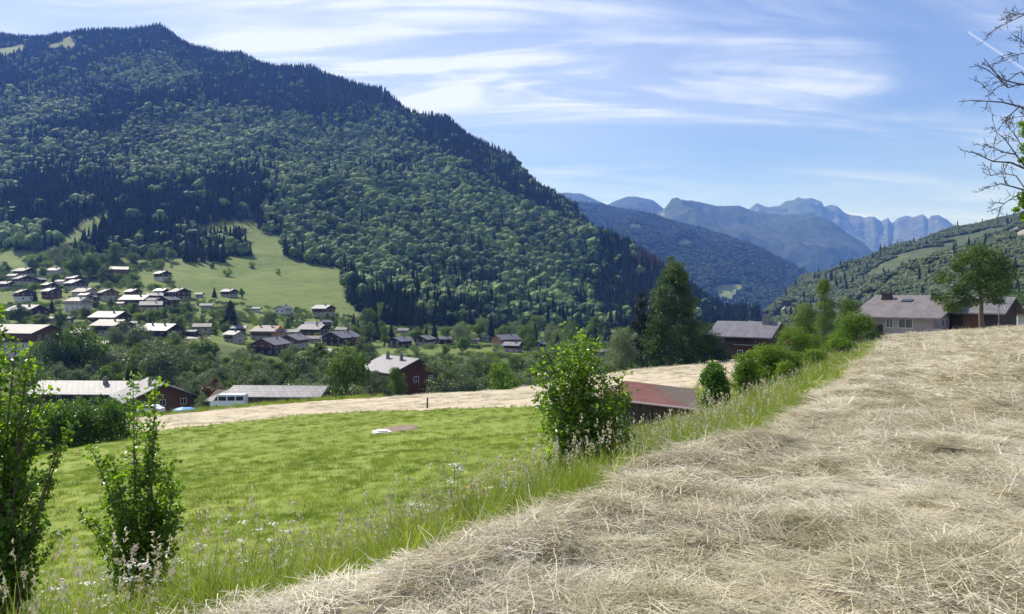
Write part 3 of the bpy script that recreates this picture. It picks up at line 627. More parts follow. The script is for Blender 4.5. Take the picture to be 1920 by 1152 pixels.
VILLAGE = [
 # label, short, cx, base, width, kind, rz, roof, wall, upper, extra
 ('pale roofed chalet with two wings at the top of the village', 'the highest pale two-winged chalet', 47, 519, 38, 'E', -24, 'pale', 'cream', 'wood', {}),
 ('small grey roofed house with pale walls below the scrub slope', 'the small pale house below the scrub', 103, 516, 26, 'E', -10, 'pale', 'plaster', None, {'h': 3.6}),
 ('low pale shed in front of the highest two winged chalet', 'the low shed under the highest chalet', 26, 523, 20, 'E', -10, 'pale', 'cream', None, {'h': 2.4, 'chim': 0, 'win': False}),
 ('pale roofed chalet with a dark gable among garden bushes', 'the pale-roofed dark-gabled chalet', 45, 534, 42, 'E', -38, 'pale', 'cream', 'wood', {}),
 ('tiny dark hut between two pale roofed chalets', 'the tiny dark hut', 75, 531, 17, 'G', -8, 'dark', 'wood', None, {'h': 2.6, 'chim': 0}),
 ('white roofed garage beside a brown walled house', 'the white-roofed garage', 115, 534, 18, 'E', -10, 'pale', 'plaster', None, {'h': 2.3, 'chim': 0, 'win': False}),
 ('brown walled house under a thin grey roof above a long balcony chalet', 'the brown house above the balcony chalet', 140, 531, 30, 'E', -28, 'grey', 'brownwood', None, {'h': 3.6}),
 ('long low chalet with a white balcony line and dark gable', 'the balcony chalet', 143, 543, 44, 'E', -36, 'grey', 'cream', 'wood', {}),
 ('pale roofed chalet half hidden behind the young tree', 'the half-hidden pale chalet', 12, 544, 28, 'E', -16, 'pale', 'cream', 'wood', {}),
 ('bluish roofed house standing just above a red brown one', 'the bluish-roofed house', 93, 546, 30, 'E', -32, 'grey', 'cream', 'wood', {}),
 ('red brown chalet with a bluish grey roof', 'the red-brown chalet', 97, 559, 38, 'E', -34, 'grey', 'redwood', 'wood', {}),
 ('dark brown gabled chalet with one bright white lower wall', 'the dark-gabled white-walled chalet', 46, 564, 42, 'E', -42, 'brown', 'plaster', 'wood', {'h': 5}),
 ('pinkish grey roofed bungalow near the round tree', 'the pinkish bungalow', 160, 556, 44, 'E', -24, 'pink', 'cream', None, {'h': 3}),
 ('small grey roofed outbuilding under the pinkish bungalow', 'the grey outbuilding', 161, 561, 24, 'E', -20, 'grey', 'cream', None, {'h': 2.4, 'chim': 0, 'win': False}),
 ('two storey white house with a pale hipped roof', 'the hip-roofed white house', 147, 583, 40, 'E', -12, 'pale', 'plaster', 'cream', {'hip': .8, 'h': 5.4, 'balc': False, 'asp': .85}),
 ('tan gabled house with a low sloping roof', 'the tan gabled house', 203, 561, 44, 'E', -48, 'brown', 'cream', 'brownwood', {}),
 ('small black fronted hut beside the hip roofed house', 'the black-fronted hut', 177, 564, 13, 'G', -6, 'dark', 'wood', None, {'h': 2.4, 'chim': 0}),
 ('rust brown barn with a grey roof at the forest edge', 'the rust-brown barn', 224, 516, 34, 'E', 24, 'grey', 'brownwood', None, {'h': 4.4, 'win': False, 'name': 'barn', 'cat': 'barn', 'chim': 0}),
 ('white walled chalet with a dark roof alone in the high meadow', 'the lone white chalet in the meadow', 305, 526, 34, 'E', -40, 'dark', 'plaster', 'wood', {'h': 5}),
 ('large chalet with a glaring white roof above the farmhouse', 'the glaring white-roofed chalet', 52, 598, 66, 'E', -20, 'sheet', 'brownwood', 'wood', {}),
 ('small white roofed cabin beside the big farmhouse', 'the small white cabin', 132, 606, 18, 'E', -30, 'sheet', 'plaster', 'wood', {'h': 3}),
 ('narrow pale roof showing between dark trees behind the farmhouse', 'the narrow pale roof', 97, 606, 15, 'E', -10, 'pale', 'cream', None, {'h': 2.8, 'chim': 0}),
 ('chalet with a bright white roof and black chimney at village centre', 'the bright-roofed central chalet', 208, 612, 62, 'E', -14, 'sheet', 'cream', 'wood', {}),
 ('brown tiled chalet standing directly before the bright roofed chalet', 'the brown-tiled chalet', 211, 628, 64, 'E', -18, 'brown', 'cream', 'wood', {'h': 4}),
 ('tiny pale annex stuck beside the brown tiled chalet', 'the tiny pale annex', 250, 615, 14, 'E', 18, 'pale', 'cream', None, {'h': 2.3, 'chim': 0, 'win': False}),
 ('wide grey slate chalet with two slim chimneys above the alders', 'the wide slate chalet', 303, 640, 68, 'E', -16, 'grey', 'brownwood', 'wood', {'chim': 2, 'h': 4.6}),
 ('small open carport with a pale flat pitched roof', 'the carport', 358, 632, 26, 'E', -4, 'pale', 'wood', None, {'h': 2.3, 'chim': 0, 'win': False, 'pitch': 12}),
 ('pale roofed cottage behind the carport', 'the cottage behind the carport', 380, 624, 34, 'E', 14, 'pale', 'cream', None, {'h': 3, 'chim': 0}),
 ('pale roofed house with a dark gable behind the small shed', 'the pale house by the dark shed', 158, 641, 50, 'E', -34, 'pale', 'brownwood', 'wood', {'h': 3.8}),
 ('dark timber shed with a bright white roof above the alders', 'the dark shed with white roof', 189, 656, 30, 'E', 10, 'sheet', 'wood', None, {'h': 3, 'chim': 0, 'win': False, 'name': 'shed', 'cat': 'shed'}),
 ('smallest white roofed lean-to below the dark timber shed', 'the lean-to', 162, 662, 14, 'E', -8, 'sheet', 'wood', None, {'h': 2.2, 'chim': 0, 'win': False, 'name': 'shed', 'cat': 'shed'}),
 ('long chalet with the brightest white roof in the upper hamlet', 'the longest white roof of the hamlet', 257, 573, 48, 'E', -6, 'sheet', 'brownwood', 'wood', {'h': 3.4}),
 ('grey blue roofed house with dark gables over the long white roof', 'the grey-blue gabled house', 250, 557, 34, 'E', -36, 'grey', 'wood', 'brownwood', {'h': 3.4}),
 ('bluish roofed chalet squeezed between neighbours in the hamlet', 'the squeezed bluish chalet', 290, 565, 32, 'E', 30, 'grey', 'cream', 'wood', {'h': 3.6}),
 ('pinkish roofed chalet below the squeezed bluish one', 'the pinkish hamlet chalet', 289, 573, 30, 'E', 26, 'pink', 'cream', 'wood', {'h': 3}),
 ('pale roofed lowest chalet of the upper hamlet', 'the lowest hamlet chalet', 284, 582, 42, 'E', 22, 'pale', 'cream', 'brownwood', {'h': 3}),
 ('dark steep gabled chalet at the hamlet end', 'the steep dark chalet', 317, 576, 30, 'G', -14, 'dark', 'wood', 'wood', {}),
 ('large chalet with brown gable and pale side roof topping the hamlet', 'the topmost hamlet chalet', 337, 562, 44, 'E', -42, 'pale', 'brownwood', 'wood', {'h': 5}),
 ('black roofed house tucked behind the topmost hamlet chalet', 'the black-roofed house', 303, 554, 26, 'E', -20, 'dark', 'wood', None, {'h': 3}),
 ('pair of pale sheds in one row at the meadow foot', 'the pale sheds', 374, 558, 15, 'E', -6, 'pale', 'cream', None, {'h': 2.2, 'chim': 0, 'win': False, 'name': 'shed', 'cat': 'shed'}),
 ('small chalet with pale roof and dark gable against the meadow foot', 'the meadow-foot chalet', 430, 557, 32, 'E', -30, 'pale', 'cream', 'wood', {'h': 3.6}),
 ('little pale roofed garage under the long white roof', 'the little garage', 227, 576, 15, 'E', -6, 'pale', 'cream', None, {'h': 2.2, 'chim': 0, 'win': False, 'name': 'shed', 'cat': 'shed'}),
 ('long low pale roof over a tan retaining wall', 'the low roof on the tan wall', 387, 580, 24, 'E', 16, 'pale', 'cream', None, {'h': 2.1, 'chim': 0, 'win': False, 'name': 'shed', 'cat': 'shed'}),
 ('dark hipped little house with pale walls at the pasture foot', 'the dark-roofed pasture house', 531, 590, 27, 'G', -10, 'dark', 'plaster', None, {'h': 3.6}),
 ('bright roofed chalet with a brown gable standing highest by the pasture', 'the bright pasture chalet', 607, 592, 42, 'E', -30, 'sheet', 'cream', 'brownwood', {'h': 4.4}),
 ('tiny white shed near the pasture hedge', 'the white shed by the pasture', 482, 586, 15, 'E', -6, 'pale', 'plaster', None, {'h': 2.2, 'chim': 0, 'win': False, 'name': 'shed', 'cat': 'shed'}),
 ('dark grey roofed house below the fenced garden', 'the dark grey house', 588, 619, 34, 'E', 16, 'grey', 'wood', None, {'h': 3}),
 ('gabled outbuilding with a thin pale roof edge beside the fenced garden', 'the thin-edged outbuilding', 610, 613, 24, 'G', -28, 'grey', 'wood', None, {'h': 2.8, 'chim': 0}),
 ('wide pale roofed chalet with a small front gable', 'the wide pale chalet', 588, 629, 52, 'E', -18, 'pale', 'brownwood', 'wood', {'h': 3.4}),
 ('small pale roof between the wide chalet and the forest', 'the small pale roof', 641, 628, 22, 'E', -8, 'pale', 'cream', None, {'h': 2.6, 'chim': 0}),
 ('dark broad gabled chalet behind an orange bush', 'the broad dark chalet', 640, 646, 62, 'G', -24, 'grey', 'wood', 'wood', {'h': 3.6}),
 ('bluish roof just above the chalet with pale front', 'the bluish roof', 448, 627, 30, 'E', 14, 'grey', 'brownwood', 'wood', {'h': 3}),
 ('white roofed chalet with pale stone gable by the sloping lawn', 'the chalet by the sloping lawn', 440, 643, 42, 'E', -34, 'sheet', 'cream', 'cream', {'h': 3.8}),
 ('large chalet with hipped pale roof and orange brown walls', 'the large hip-roofed chalet', 503, 637, 58, 'E', -14, 'pale', 'cream', 'orangewood', {'hip': .7, 'h': 4.2, 'chim': 2}),
 ('pale roof half hidden behind a yellow shrub', 'the pale roof by the yellow shrub', 551, 633, 26, 'E', -8, 'pale', 'cream', None, {'h': 2.8, 'chim': 0}),
 ('chalet showing a brown gable between two pale roof slopes', 'the brown-gabled chalet', 550, 651, 46, 'G', -8, 'pale', 'cream', 'brownwood', {'h': 3.4}),
 ('low pale roof at the edge of the parking yard', 'the low roof by the yard', 590, 644, 28, 'E', 8, 'pale', 'cream', None, {'h': 2.3, 'chim': 0, 'win': False}),
 ('dark brown chalet with its wide gable facing the river trees', 'the wide dark-brown chalet', 507, 663, 56, 'G', -10, 'grey', 'wood', 'brownwood', {'h': 4, 'drop': 3}),
 ('low gabled chalet with a thin pale roof line among the trees', 'the low chalet among trees', 750, 651, 44, 'G', -26, 'grey', 'brownwood', 'wood', {'h': 3}),
 ('gabled house with weathered brown roof deeper in the trees', 'the weathered gabled house', 796, 648, 38, 'G', -20, 'brown', 'cream', 'wood', {'h': 3.2}),
 ('grey roof slope rising among willow tops', 'the grey roof among willows', 833, 646, 28, 'E', 26, 'grey', 'wood', None, {'h': 3}),
 ('pale roof glimpsed under the forest beside a dark spruce', 'the roof by the dark spruce', 757, 628, 20, 'E', -6, 'pale', 'cream', None, {'h': 3, 'chim': 0}),
 ('small white gabled shed next to the orange brown house', 'the white gabled shed', 911, 640, 18, 'E', -30, 'sheet', 'plaster', None, {'h': 2.8, 'chim': 0}),
 ('orange brown gabled house with a long grey roof', 'the orange-brown house', 948, 651, 54, 'E', 38, 'grey', 'cream', 'orangewood', {'h': 4}),
 ('blue grey roofed chalet directly before the orange brown house', 'the blue-grey chalet', 962, 660, 38, 'E', -24, 'grey', 'cream', 'wood', {'h': 3.2}),
 ('faint pale roof beyond the willow beside the orange brown house', 'the faint pale roof', 889, 645, 20, 'E', 22, 'pale', 'cream', None, {'h': 2.6, 'chim': 0}),
 ('white house with a grey roof just past the stubble rim', 'the white house past the stubble', 988, 716, 36, 'E', 34, 'grey', 'plaster', None, {'h': 4.6, 'dist': 150}),
 ('small cottage with one pale roof slope behind the tall maple sapling', 'the cottage behind the sapling', 1013, 656, 26, 'G', -20, 'pale', 'cream', 'wood', {'h': 3}),
 ('white roofed hut between the maple sapling and the lime tree', 'the hut between sapling and lime', 1127, 669, 26, 'E', -10, 'pale', 'cream', None, {'h': 3, 'chim': 0}),
]
for lb, sh, cx_, ba, wp, kd, rz_, rf, wl, up_, ex in VILLAGE:
    house(lb, sh, cx_, ba, wp, kd, rz_, rf, wl, up_, **ex)

# big farmhouse with stepped wings, left of the village
def farmhouse():
    y = 240; p = onto(60, y); p[2] += 2.2; a = R(-16)
    g = thing('farmhouse', 'large old farmhouse with a broad dull grey stepped roof and dark timber front', 'house', p, a, 'houses of the valley village')
    for k, (ox, oy, L, D, h) in enumerate([(-3.5, 0, 20, 11.5, 5.6), (-9, -5.5, 7, 6, 5.2)]):
        q = obj('wing', None, g, (ox, oy, 0))
        b = wall_mesh(L, D, -3, 2.5); obj('wall', b.mesh('wall', [M['plaster']]), q)
        b = wall_mesh(L + .08, D + .08, 2.5, h, R(20)); obj('upper_wall', b.mesh('upper_wall', [M['brownwood']]), q)
        add_roof(q, L, D, h + .02 + .05 * k, R(20), 1.3, .25, 'brown')
    for x, z in ((-11.4, 1.3), (-9, 1.3), (-6.8, 1.3), (-3, 1.3), (0, 1.3), (3, 1.3)):
        window(g, (x, -5.78 if x > -6 else -8.52, z), 1.0, 1.1, 'y', -1)
    for yy in (-3, 0, 3): window(g, (6.54, yy, 4), 1, 1.1, 'x', 1)
    balcony(g, -5, 6, -5.8, 2.7, 1.0)
    HOUSES.append((62, 600, 662, 62, y, p[0], y, 15, 'the big farmhouse'))
farmhouse()

# long chalet with the sheet roof and its brown gabled neighbour
def valley_row():
    p = onto(165, 158); g = house('long two storey chalet under a bright corrugated white roof beside the hedge', 'the long white-roofed chalet', 168, 0, 170, 'E', -3, 'sheet', 'cream', 'wood', 5.2, .5, 20, 1.3, 1, name='chalet', dist=158, detail=True)
    house('steep white roofed annex rising behind the long chalet', 'the annex', 82, 0, 46, 'G', 6, 'sheet', 'cream', 'wood', 6.0, .9, 24, .8, 0, dist=168)
    g = house('brown boarded chalet with a wide gable and grey side roof by the stubble rim', 'the brown boarded chalet', 292, 0, 112, 'E', -52, 'grey', 'brownwood', 'brownwood', 4.4, .8, 22, 1.4, 1, dist=141, detail=True, L=11, D=11)
    house('long low shed with a white sheet roof and open timber bays', 'the long shed', 526, 0, 160, 'E', -3, 'sheet', 'oldwood', None, 3.2, .5, 17, .8, 0, dist=136, win=False, name='shed', cat='shed')
    house('small tent shaped pavilion roof right behind the white van', 'the pavilion', 435, 0, 80, 'E', -14, 'pale', 'wood', None, 2.8, .95, 26, .6, 0, hip=.98, dist=141, win=False, name='pavilion', cat='pavilion')
    house('tall red brown chalet with a blue grey roof among trees past the stubble', 'the tall red-brown chalet', 752, 0, 112, 'E', -50, 'grey', 'redwood', 'redwood', 7.4, .8, 20, 1.3, 2, dist=146, detail=True, up=.45, L=11, D=10)
valley_row()

# chalet beyond the lime tree
house('black timbered chalet with a grey scalloped slate roof beside the lime tree', 'the black timbered chalet', 1404, 0, 140, 'E', -38, 'grey', 'wood', 'wood', 5.4, .8, 24, 1.4, 0, dist=166, L=12, D=10.5, win=False, detail=True, group='chalets around the hay field', name='chalet')
def dress_chalet():
    g = [o for o in scene.objects if o.get('label', '').startswith('black timbered')][0]
    r = [c for c in g.children if c.name.startswith('roof')][0]
    chimney(r, 4.2, -.6, 6.6, 9.4, 1.3)
    b = MB(); b.box((1.0, -6.0, 3.2), (4, 1.3, .08))
    for x in (-3.5, 0, 3.5): window(g, (x, -5.29, 1.3), 1.1, 1.2, 'y', -1); obj('awning', b.mesh('awning', [M['frame']]), g)
dress_chalet()
house('house with a reddish tiled roof just behind the black timbered chalet', 'the reddish-roofed house', 1478, 0, 60, 'E', -16, 'red', 'cream', None, 4.2, .7, 22, .8, 1, dist=205, group='chalets around the hay field')

# big farmhouse on the crest of the hay field
def crest_house():
    y = 112.0; p = onto(1722, y); p[2] = (HY - 621) / F * y; a = R(-50)
    g = thing('farmhouse', 'wide white farmhouse with a broad pinkish roof and two dark chimneys on the field crest', 'house', p, a, 'chalets around the hay field')
    L, D, h, pt = 9.8, 15.5, 2.55, R(19)
    b = wall_mesh(L, D, -4, h); obj('wall', b.mesh('wall', [M['shaded_plaster']]), g)
    # dark boarded gable above the white walls
    b = MB(); x = L / 2 + .05; yv = D / 2; zr = h + yv * math.tan(pt)
    for s in (-1, 1):
        xs = s * x
        V = [(xs, -yv, h), (xs, yv, h), (xs, 0, zr), (xs - s * .06, -yv, h), (xs - s * .06, yv, h), (xs - s * .06, 0, zr)]
        b.add(V, [[0, 1, 2], [5, 4, 3]]); b.add(V, [[0, 3, 4, 1], [1, 4, 5, 2], [2, 5, 3, 0]])
        obj('gable', b.mesh('gable', [M['wood']]), g); b = MB()
    r = add_roof(g, L, D, h + .03, pt, 1.6, .24, 'pink')
    for x in (-3.9, 3.2):
        c = MB(); c.taper((x, -1.7, zr - 1.3), (1.7, 1.2), (1.15, .9), 1.75); c.box((x, -1.7, zr + .5), (1.35, 1.1, .12)); obj('chimney', c.mesh('chimney', [M['wood']]), r)
    sk = MB(); sk.box((0, 0, 0), (1.5, 1.0, .12)); o = obj('skylight', sk.mesh('skylight', [M['glass']]), r, (-.6, -2.6, h + (D / 2 - 2.6) * math.tan(pt) + .33)); o.rotation_euler = (pt, 0, 0)
    for x, wdt in ((-4.0, .8), (-1.0, .9), (1.2, 1.9)): window(g, (x, -D / 2, 1.35), wdt, 1.25 if wdt < 2 else 1.1, 'y', -1)
    d = MB(); d.box((-2.5, -D / 2 - .03, .0), (1.0, .08, 2.2)); obj('door', d.mesh('door', [M['wood']]), g)
    for yy in (-4.4, -2.7): window(g, (L / 2, yy, 1.5), 1.0, 1.0, 'x', 1)
    for yy in (-.3, 3.2): d = MB(); d.box((L / 2 + .03, yy, .9), (.08, .9, 2.1)); obj('door', d.mesh('door', [M['wood']]), g)
    q = MB(); q.box((-3.4, -D / 2 - 1.1, .9), (2.6, 1.9, .1)); q.box((-4.5, -D / 2 - 1.9, 0), (.14, .14, 1.8)); q.box((-2.3, -D / 2 - 1.9, 0), (.14, .14, 1.8)); obj('porch', q.mesh('porch', [M['brown']]), g)
    HOUSES.append((1712, 543, 622, 100, y, p[0], y, 11, 'the crest farmhouse'))
    # timber barn beside it
    y2 = 106.0; p2 = onto(1845, y2); p2[2] = (HY - 613) / F * y2
    g = thing('barn', 'dark timber barn with a pale roof behind the fruit tree', 'barn', p2, R(-52), 'chalets around the hay field')
    L, D, h, pt = 6.2, 6.4, 2.35, R(29)
    b = wall_mesh(L, D, -3, h, pt); obj('wall', b.mesh('wall', [M['wood']]), g)
    add_roof(g, L, D, h + .02, pt, .95, .2, 'pale')
    d = MB(); d.box((-.5, -D / 2 - .03, .9), (2.2, .08, 2.0)); obj('door', d.mesh('door', [M['brownwood']]), g)
    y3 = 130.0; p3 = onto(1925, y3); p3[2] = (HY - 607) / F * y3
    house('low house with a red brown tiled roof past the timber barn', 'the low red-roofed house', 0, 0, 66, 'E', -6, 'red', 'plaster', None, 2.0, .8, 22, .8, 1, loc=p3, win=True, group='chalets around the hay field')
crest_house()

# sunken red roofed shed below the bank
def red_shed():
    y = 33.0
    A = P(1118, 747, y + .6); B = P(1312, 770, y - 1.2); C_ = P(1302, 733, y + 5.2); D_ = P(1172, 717, y + 6.4)
    g = thing('shed', 'low sunken shed with a rusty red sheet roof strewn with debris', 'shed', (0, 0, 0))
    up = np.array([0, 0, .09]); V = np.array([A, B, C_, D_, A + up, B + up, C_ + up, D_ + up])
    Fq = np.array([[4, 5, 6, 7], [3, 2, 1, 0], [0, 1, 5, 4], [1, 2, 6, 5], [2, 3, 7, 6], [3, 0, 4, 7]])
    m = mat('rusty_red_sheet', (.11, .040, .032), (.155, .066, .05), 1.6, .75, .2, .15); 
    N, L = nt(m); b = N['Principled BSDF']; src = b.inputs['Base Color'].links[0].from_socket
    # a drift of fallen twigs and leaves lying on one half of the sheets
    tc = N.new('ShaderNodeTexCoord'); sp = N.new('ShaderNodeSeparateXYZ'); L.new(tc.outputs['Object'], sp.inputs[0])
    no = N.new('ShaderNodeTexNoise'); no.inputs['Scale'].default_value = 1.6; no.inputs['Detail'].default_value = 12; no.inputs['Roughness'].default_value = .75; L.new(tc.outputs['Object'], no.inputs['Vector'])
    ma = N.new('ShaderNodeMath'); ma.operation = 'MULTIPLY_ADD'; ma.inputs[1].default_value = 3.4; L.new(no.outputs['Fac'], ma.inputs[0]); L.new(sp.outputs[0], ma.inputs[2])
    mr = N.new('ShaderNodeMapRange'); mr.inputs['From Min'].default_value = 8.75; mr.inputs['From Max'].default_value = 9.5; L.new(ma.outputs[0], mr.inputs['Value'])
    n3 = N.new('ShaderNodeTexNoise'); n3.inputs['Scale'].default_value = 14; n3.inputs['Detail'].default_value = 6; L.new(tc.outputs['Object'], n3.inputs['Vector'])
    r3 = ramp(N.new('ShaderNodeValToRGB'), [(.35, (.035, .028, .025)), (.5, (.09, .072, .06)), (.68, (.19, .13, .085))]); L.new(n3.outputs['Fac'], r3.inputs['Fac'])
    mx = N.new('ShaderNodeMix'); mx.data_type = 'RGBA'; L.new(mr.outputs[0], mx.inputs['Factor']); L.new(src, mx.inputs['A']); L.new(r3.outputs['Color'], mx.inputs['B']); L.new(mx.outputs['Result'], b.inputs['Base Color'])
    obj('roof', new_mesh('roof', V, Fq, [m]), g)
    e = MB(); d = B - A; e.tube([A + [0, -.04, .03], A + d * .5 + [0, -.04, .03], B + [0, -.04, .03]], .055, 6); obj('fascia', e.mesh('fascia', [mat('pale_pink_edge', (.55, .42, .42), None, rough=.5)]), g)
    wA, wB, wC, wD = [q + (V[:4].mean(0) - q) * np.array([.05, .05, 0]) for q in V[:4]]
    dn = np.array([0, 0, 1.9]); W = np.array([wA, wB, wC, wD, wA - dn, wB - dn, wC - dn, wD - dn]) - [0, 0, .02]
    obj('wall', new_mesh('wall', W, np.array([[4, 5, 1, 0], [5, 6, 2, 1], [6, 7, 3, 2], [7, 4, 0, 3]]), [M['oldwood']]), g)
    b = MB()
    for i in range(16):
        q = wA + (wB - wA) * (i + .5) / 16
        b.box(q + [0, -.05, -.98], (.17, .05, 1.8))
    obj('plank_front', b.mesh('plank_front', [M['oldwood']]), g)
red_shed()

# ------------------------------------------------------------------ vehicles and small things
def wheels(g, pts, r, wd):
    for (x, y) in pts:
        b = MB(); b.tube([(x, y - wd / 2, r), (x, y + wd / 2, r)], r, 16); th = np.arange(16) * 2 * np.pi / 16
        for s in (-1, 1):
            V = [(x, y + s * wd / 2, r)] + [(x + r * math.cos(t), y + s * wd / 2, r + r * math.sin(t)) for t in th]
            b.add(V, [[0, i + 1, (i + 1) % 16 + 1] for i in range(16)])
        w_ = obj('wheel', b.mesh('wheel', [mat('tyre', (.02, .02, .02))]), g)
        c = MB()
        for s in (-1, 1):
            V = [(x, y + s * (wd / 2 + .01), r)] + [(x + r * .6 * math.cos(t), y + s * (wd / 2 + .01), r + r * .6 * math.sin(t)) for t in th]
            c.add(V, [[0, i + 1, (i + 1) % 16 + 1] for i in range(16)])
        obj('rim', c.mesh('rim', [M['metal']]), w_)
def vehicle(name, label, cat, loc, rz, prof, width, paint, glassq, wx, r):
    """side profile extruded across the width; glass and wheels as parts"""
    g = thing(name, label, cat, loc, rz); n = len(prof); b = MB()
    V = []
    for yy, k in ((-width / 2, 1.0), (-width / 2 + .1, 1.02), (width / 2 - .1, 1.02), (width / 2, 1.0)):
        for x, z in prof: V.append((x, yy, z))
    Fq = [[r_ * n + i, r_ * n + (i + 1) % n, (r_ + 1) * n + (i + 1) % n, (r_ + 1) * n + i] for r_ in range(3) for i in range(n)]
    b.add(V, Fq)
    from mathutils.geometry import tessellate_polygon
    tri = [list(t) for t in tessellate_polygon([[Vector((x, 0, z)) for x, z in prof]])]
    b.add(V, [t for t in tri] + [[t[2] + 3 * n, t[1] + 3 * n, t[0] + 3 * n] for t in tri])
    obj('body', b.mesh('body', [paint]), g)
    for q in glassq:
        gb = MB()
        for s in (-1, 1):
            V = [(x, s * (width / 2 + .012), z) for x, z in q]; gb.add(V, [[0, 1, 2, 3]])
        obj('window', gb.mesh('window', [M['glass']]), g)
    wheels(g, [(x, s * (width / 2 - .1)) for x in wx for s in (-1, 1)], r, .22)
    for s in (-1, 1):
        h_ = MB(); h_.box((prof[0][0] + .02, s * (width / 2 - .3), .75), (.1, .35, .2)); obj('headlight', h_.mesh('headlight', [M['frame']]), g)
    return g
white_paint = mat('white_paint', (.74, .75, .77), None, rough=.3, spec=.5); dark_paint = mat('black_paint', (.025, .027, .03), None, rough=.25, spec=.5)
van_prof = [(-3.0, .45), (-3.05, 1.2), (-2.5, 1.5), (-1.9, 2.35), (-1.6, 2.55), (2.9, 2.55), (3.0, 2.4), (3.0, .45)]
vl = onto(430, 130); vl[2] = (HY - 766) / F * 130
vehicle('van', 'long white passenger van parked before the tent shaped pavilion', 'van', vl, R(2), van_prof, 2.0, white_paint,
        [[(-2.35, 1.5), (-1.75, 1.5), (-1.75, 2.25), (-1.85, 2.25)], [(-1.55, 1.5), (-.2, 1.5), (-.2, 2.25), (-1.55, 2.25)], [(0, 1.5), (1.3, 1.5), (1.3, 2.25), (0, 2.25)], [(1.5, 1.5), (2.8, 1.5), (2.8, 2.25), (1.5, 2.25)]], (-1.9, 1.9), .36)
car_prof = [(-2.1, .35), (-2.12, .75), (-1.3, .95), (-.75, 1.42), (.9, 1.45), (1.6, 1.0), (2.1, .9), (2.12, .35)]
car_glass = [[(-1.15, .97), (-.1, .97), (-.1, 1.36), (-.72, 1.36)], [(.0, .97), (1.4, .97), (.85, 1.38), (.0, 1.38)]]
p = onto(283, 128); vehicle('car', 'white car parked in front of the brown boarded chalet', 'car', (p[0], p[1], (HY - 775) / F * 128), R(-4), car_prof, 1.75, white_paint, car_glass, (-1.35, 1.3), .32)
for cxx, lb in ((371, 'dark car parked nearer the carport above the lawn'), (385, 'dark car parked farther from the carport above the lawn')):
    p = hit(cxx, 632, 200); vehicle('car', lb, 'car', p, R(12), car_prof, 1.75, dark_paint, car_glass, (-1.35, 1.3), .32)['group'] = 'dark cars by the carport'

def slab_and_small():
    p = hit(716, 813); m = mat('pale_concrete', (.55, .53, .48), (.64, .62, .57), 5, .9, .2, .3)
    b = MB(); b.taper((0, 0, 0), (1.0, 1.0), (.94, .94), .16); b.box((0, 0, .19), (.6, .6, .06)); tag(obj('manhole_cover', b.mesh('manhole_cover', [m]), None, p + [0, 0, -.02], R(24)), 'square pale concrete cover in a bare patch of the meadow', 'cover')
    # worn earth around it
    n = 28; th = np.arange(n) * 2 * np.pi / n; V = []
    for k, rr in enumerate((0, .45, .8, 1.0)):
        rad = rr * (1 + .3 * (vnoise(np.cos(th) * 2 + 5, np.sin(th) * 2 + 5, 7) - .5))
        x = p[0] + .65 + 1.75 * rad * np.cos(th); y = p[1] + 1.5 + 2.3 * rad * np.sin(th); z = ground(x, y) + .03 * (1 - rr)**.5 - .0 + (.02 if rr < 1 else -.05)
        V.append(np.stack([x, y, z], 1))
    V = np.concatenate(V); Fq = np.array([[k * n + i, k * n + (i + 1) % n, (k + 1) * n + (i + 1) % n, (k + 1) * n + i] for k in range(3) for i in range(n)])
    tag(obj('earth_patch', new_mesh('earth_patch', V, Fq, [M['g_soil']], None, True)), 'bare trampled earth in the green meadow', 'earth', None, 'structure')
    p = hit(801, 766); b = MB(); b.tube([p + [0, 0, -.2], p + [.02, 0, .45], p + [.03, 0, .95]], [.075, .07, .065], 8); b.tube([p + [.03, 0, .9], p + [.03, 0, .97]], [.08, .02], 8)
    tag(obj('fence_post', b.mesh('fence_post', [M['oldwood']])), 'short wooden post on the rim of the meadow', 'post')
    p = onto(1873, 84); b = MB(); b.tube([p + [0, 0, -.3], p + [0, 0, 2.2], p + [0, 0, 4.9]], [.05, .045, .035], 8); b.box(p + [0, 0, 4.9], (.1, .1, .12))
    tag(obj('metal_pole', b.mesh('metal_pole', [M['metal']])), 'thin metal pole standing in front of the timber barn', 'pole')
    p = onto(1786, 128); z1 = (HY - 470) / F * 128; b = MB(); b.tube([(p[0], 128, p[2]), (p[0], 128, (z1 + p[2]) / 2), (p[0], 128, z1)], [.15, .12, .05], 10); b.box((p[0], 128, z1 - .1), (.3, .3, .2))
    tag(obj('mast', b.mesh('mast', [M['stone']])), 'tall white mast rising behind the farmhouse roof and fruit tree', 'mast')
    # round garden pool cover and bin in the yard
    p = onto(346, 118); z = (HY - 775) / F * 118 + .25; n = 18; b = MB(); th = np.arange(n) * 2 * np.pi / n
    V = []; Fq = []
    for k, (rr, zz_) in enumerate([(1.5, -.6), (1.55, .35), (1.4, .45), (.7, .62), (.02, .66)]):
        V += [(p[0] + rr * 1.1 * math.cos(t), 118 + rr * math.sin(t), z + zz_ + .05 * math.sin(3 * t)) for t in th]
        if k: Fq += [[(k - 1) * n + i, (k - 1) * n + (i + 1) % n, k * n + (i + 1) % n, k * n + i] for i in range(n)]
    b.add(V, Fq); tag(obj('paddling_pool', b.mesh('paddling_pool', [mat('blue_tarpaulin', (.06, .22, .62), (.10, .32, .75), 2, .5)], True)), 'small blue covered pool beside the pale gravel strip', 'pool')
    p = hit(387, 655, 180); b = MB(); b.box((0, 0, .5), (4.2, 3.2, 1.6)); b.taper((0, 0, 1.3), (4.4, 3.4), (.3, .3), 1.2); g = tag(obj('garden_tent', b.mesh('garden_tent', [M['cream']]), None, p, R(20)), 'small pale garden tent on the sloping lawn', 'tent')
slab_and_small()
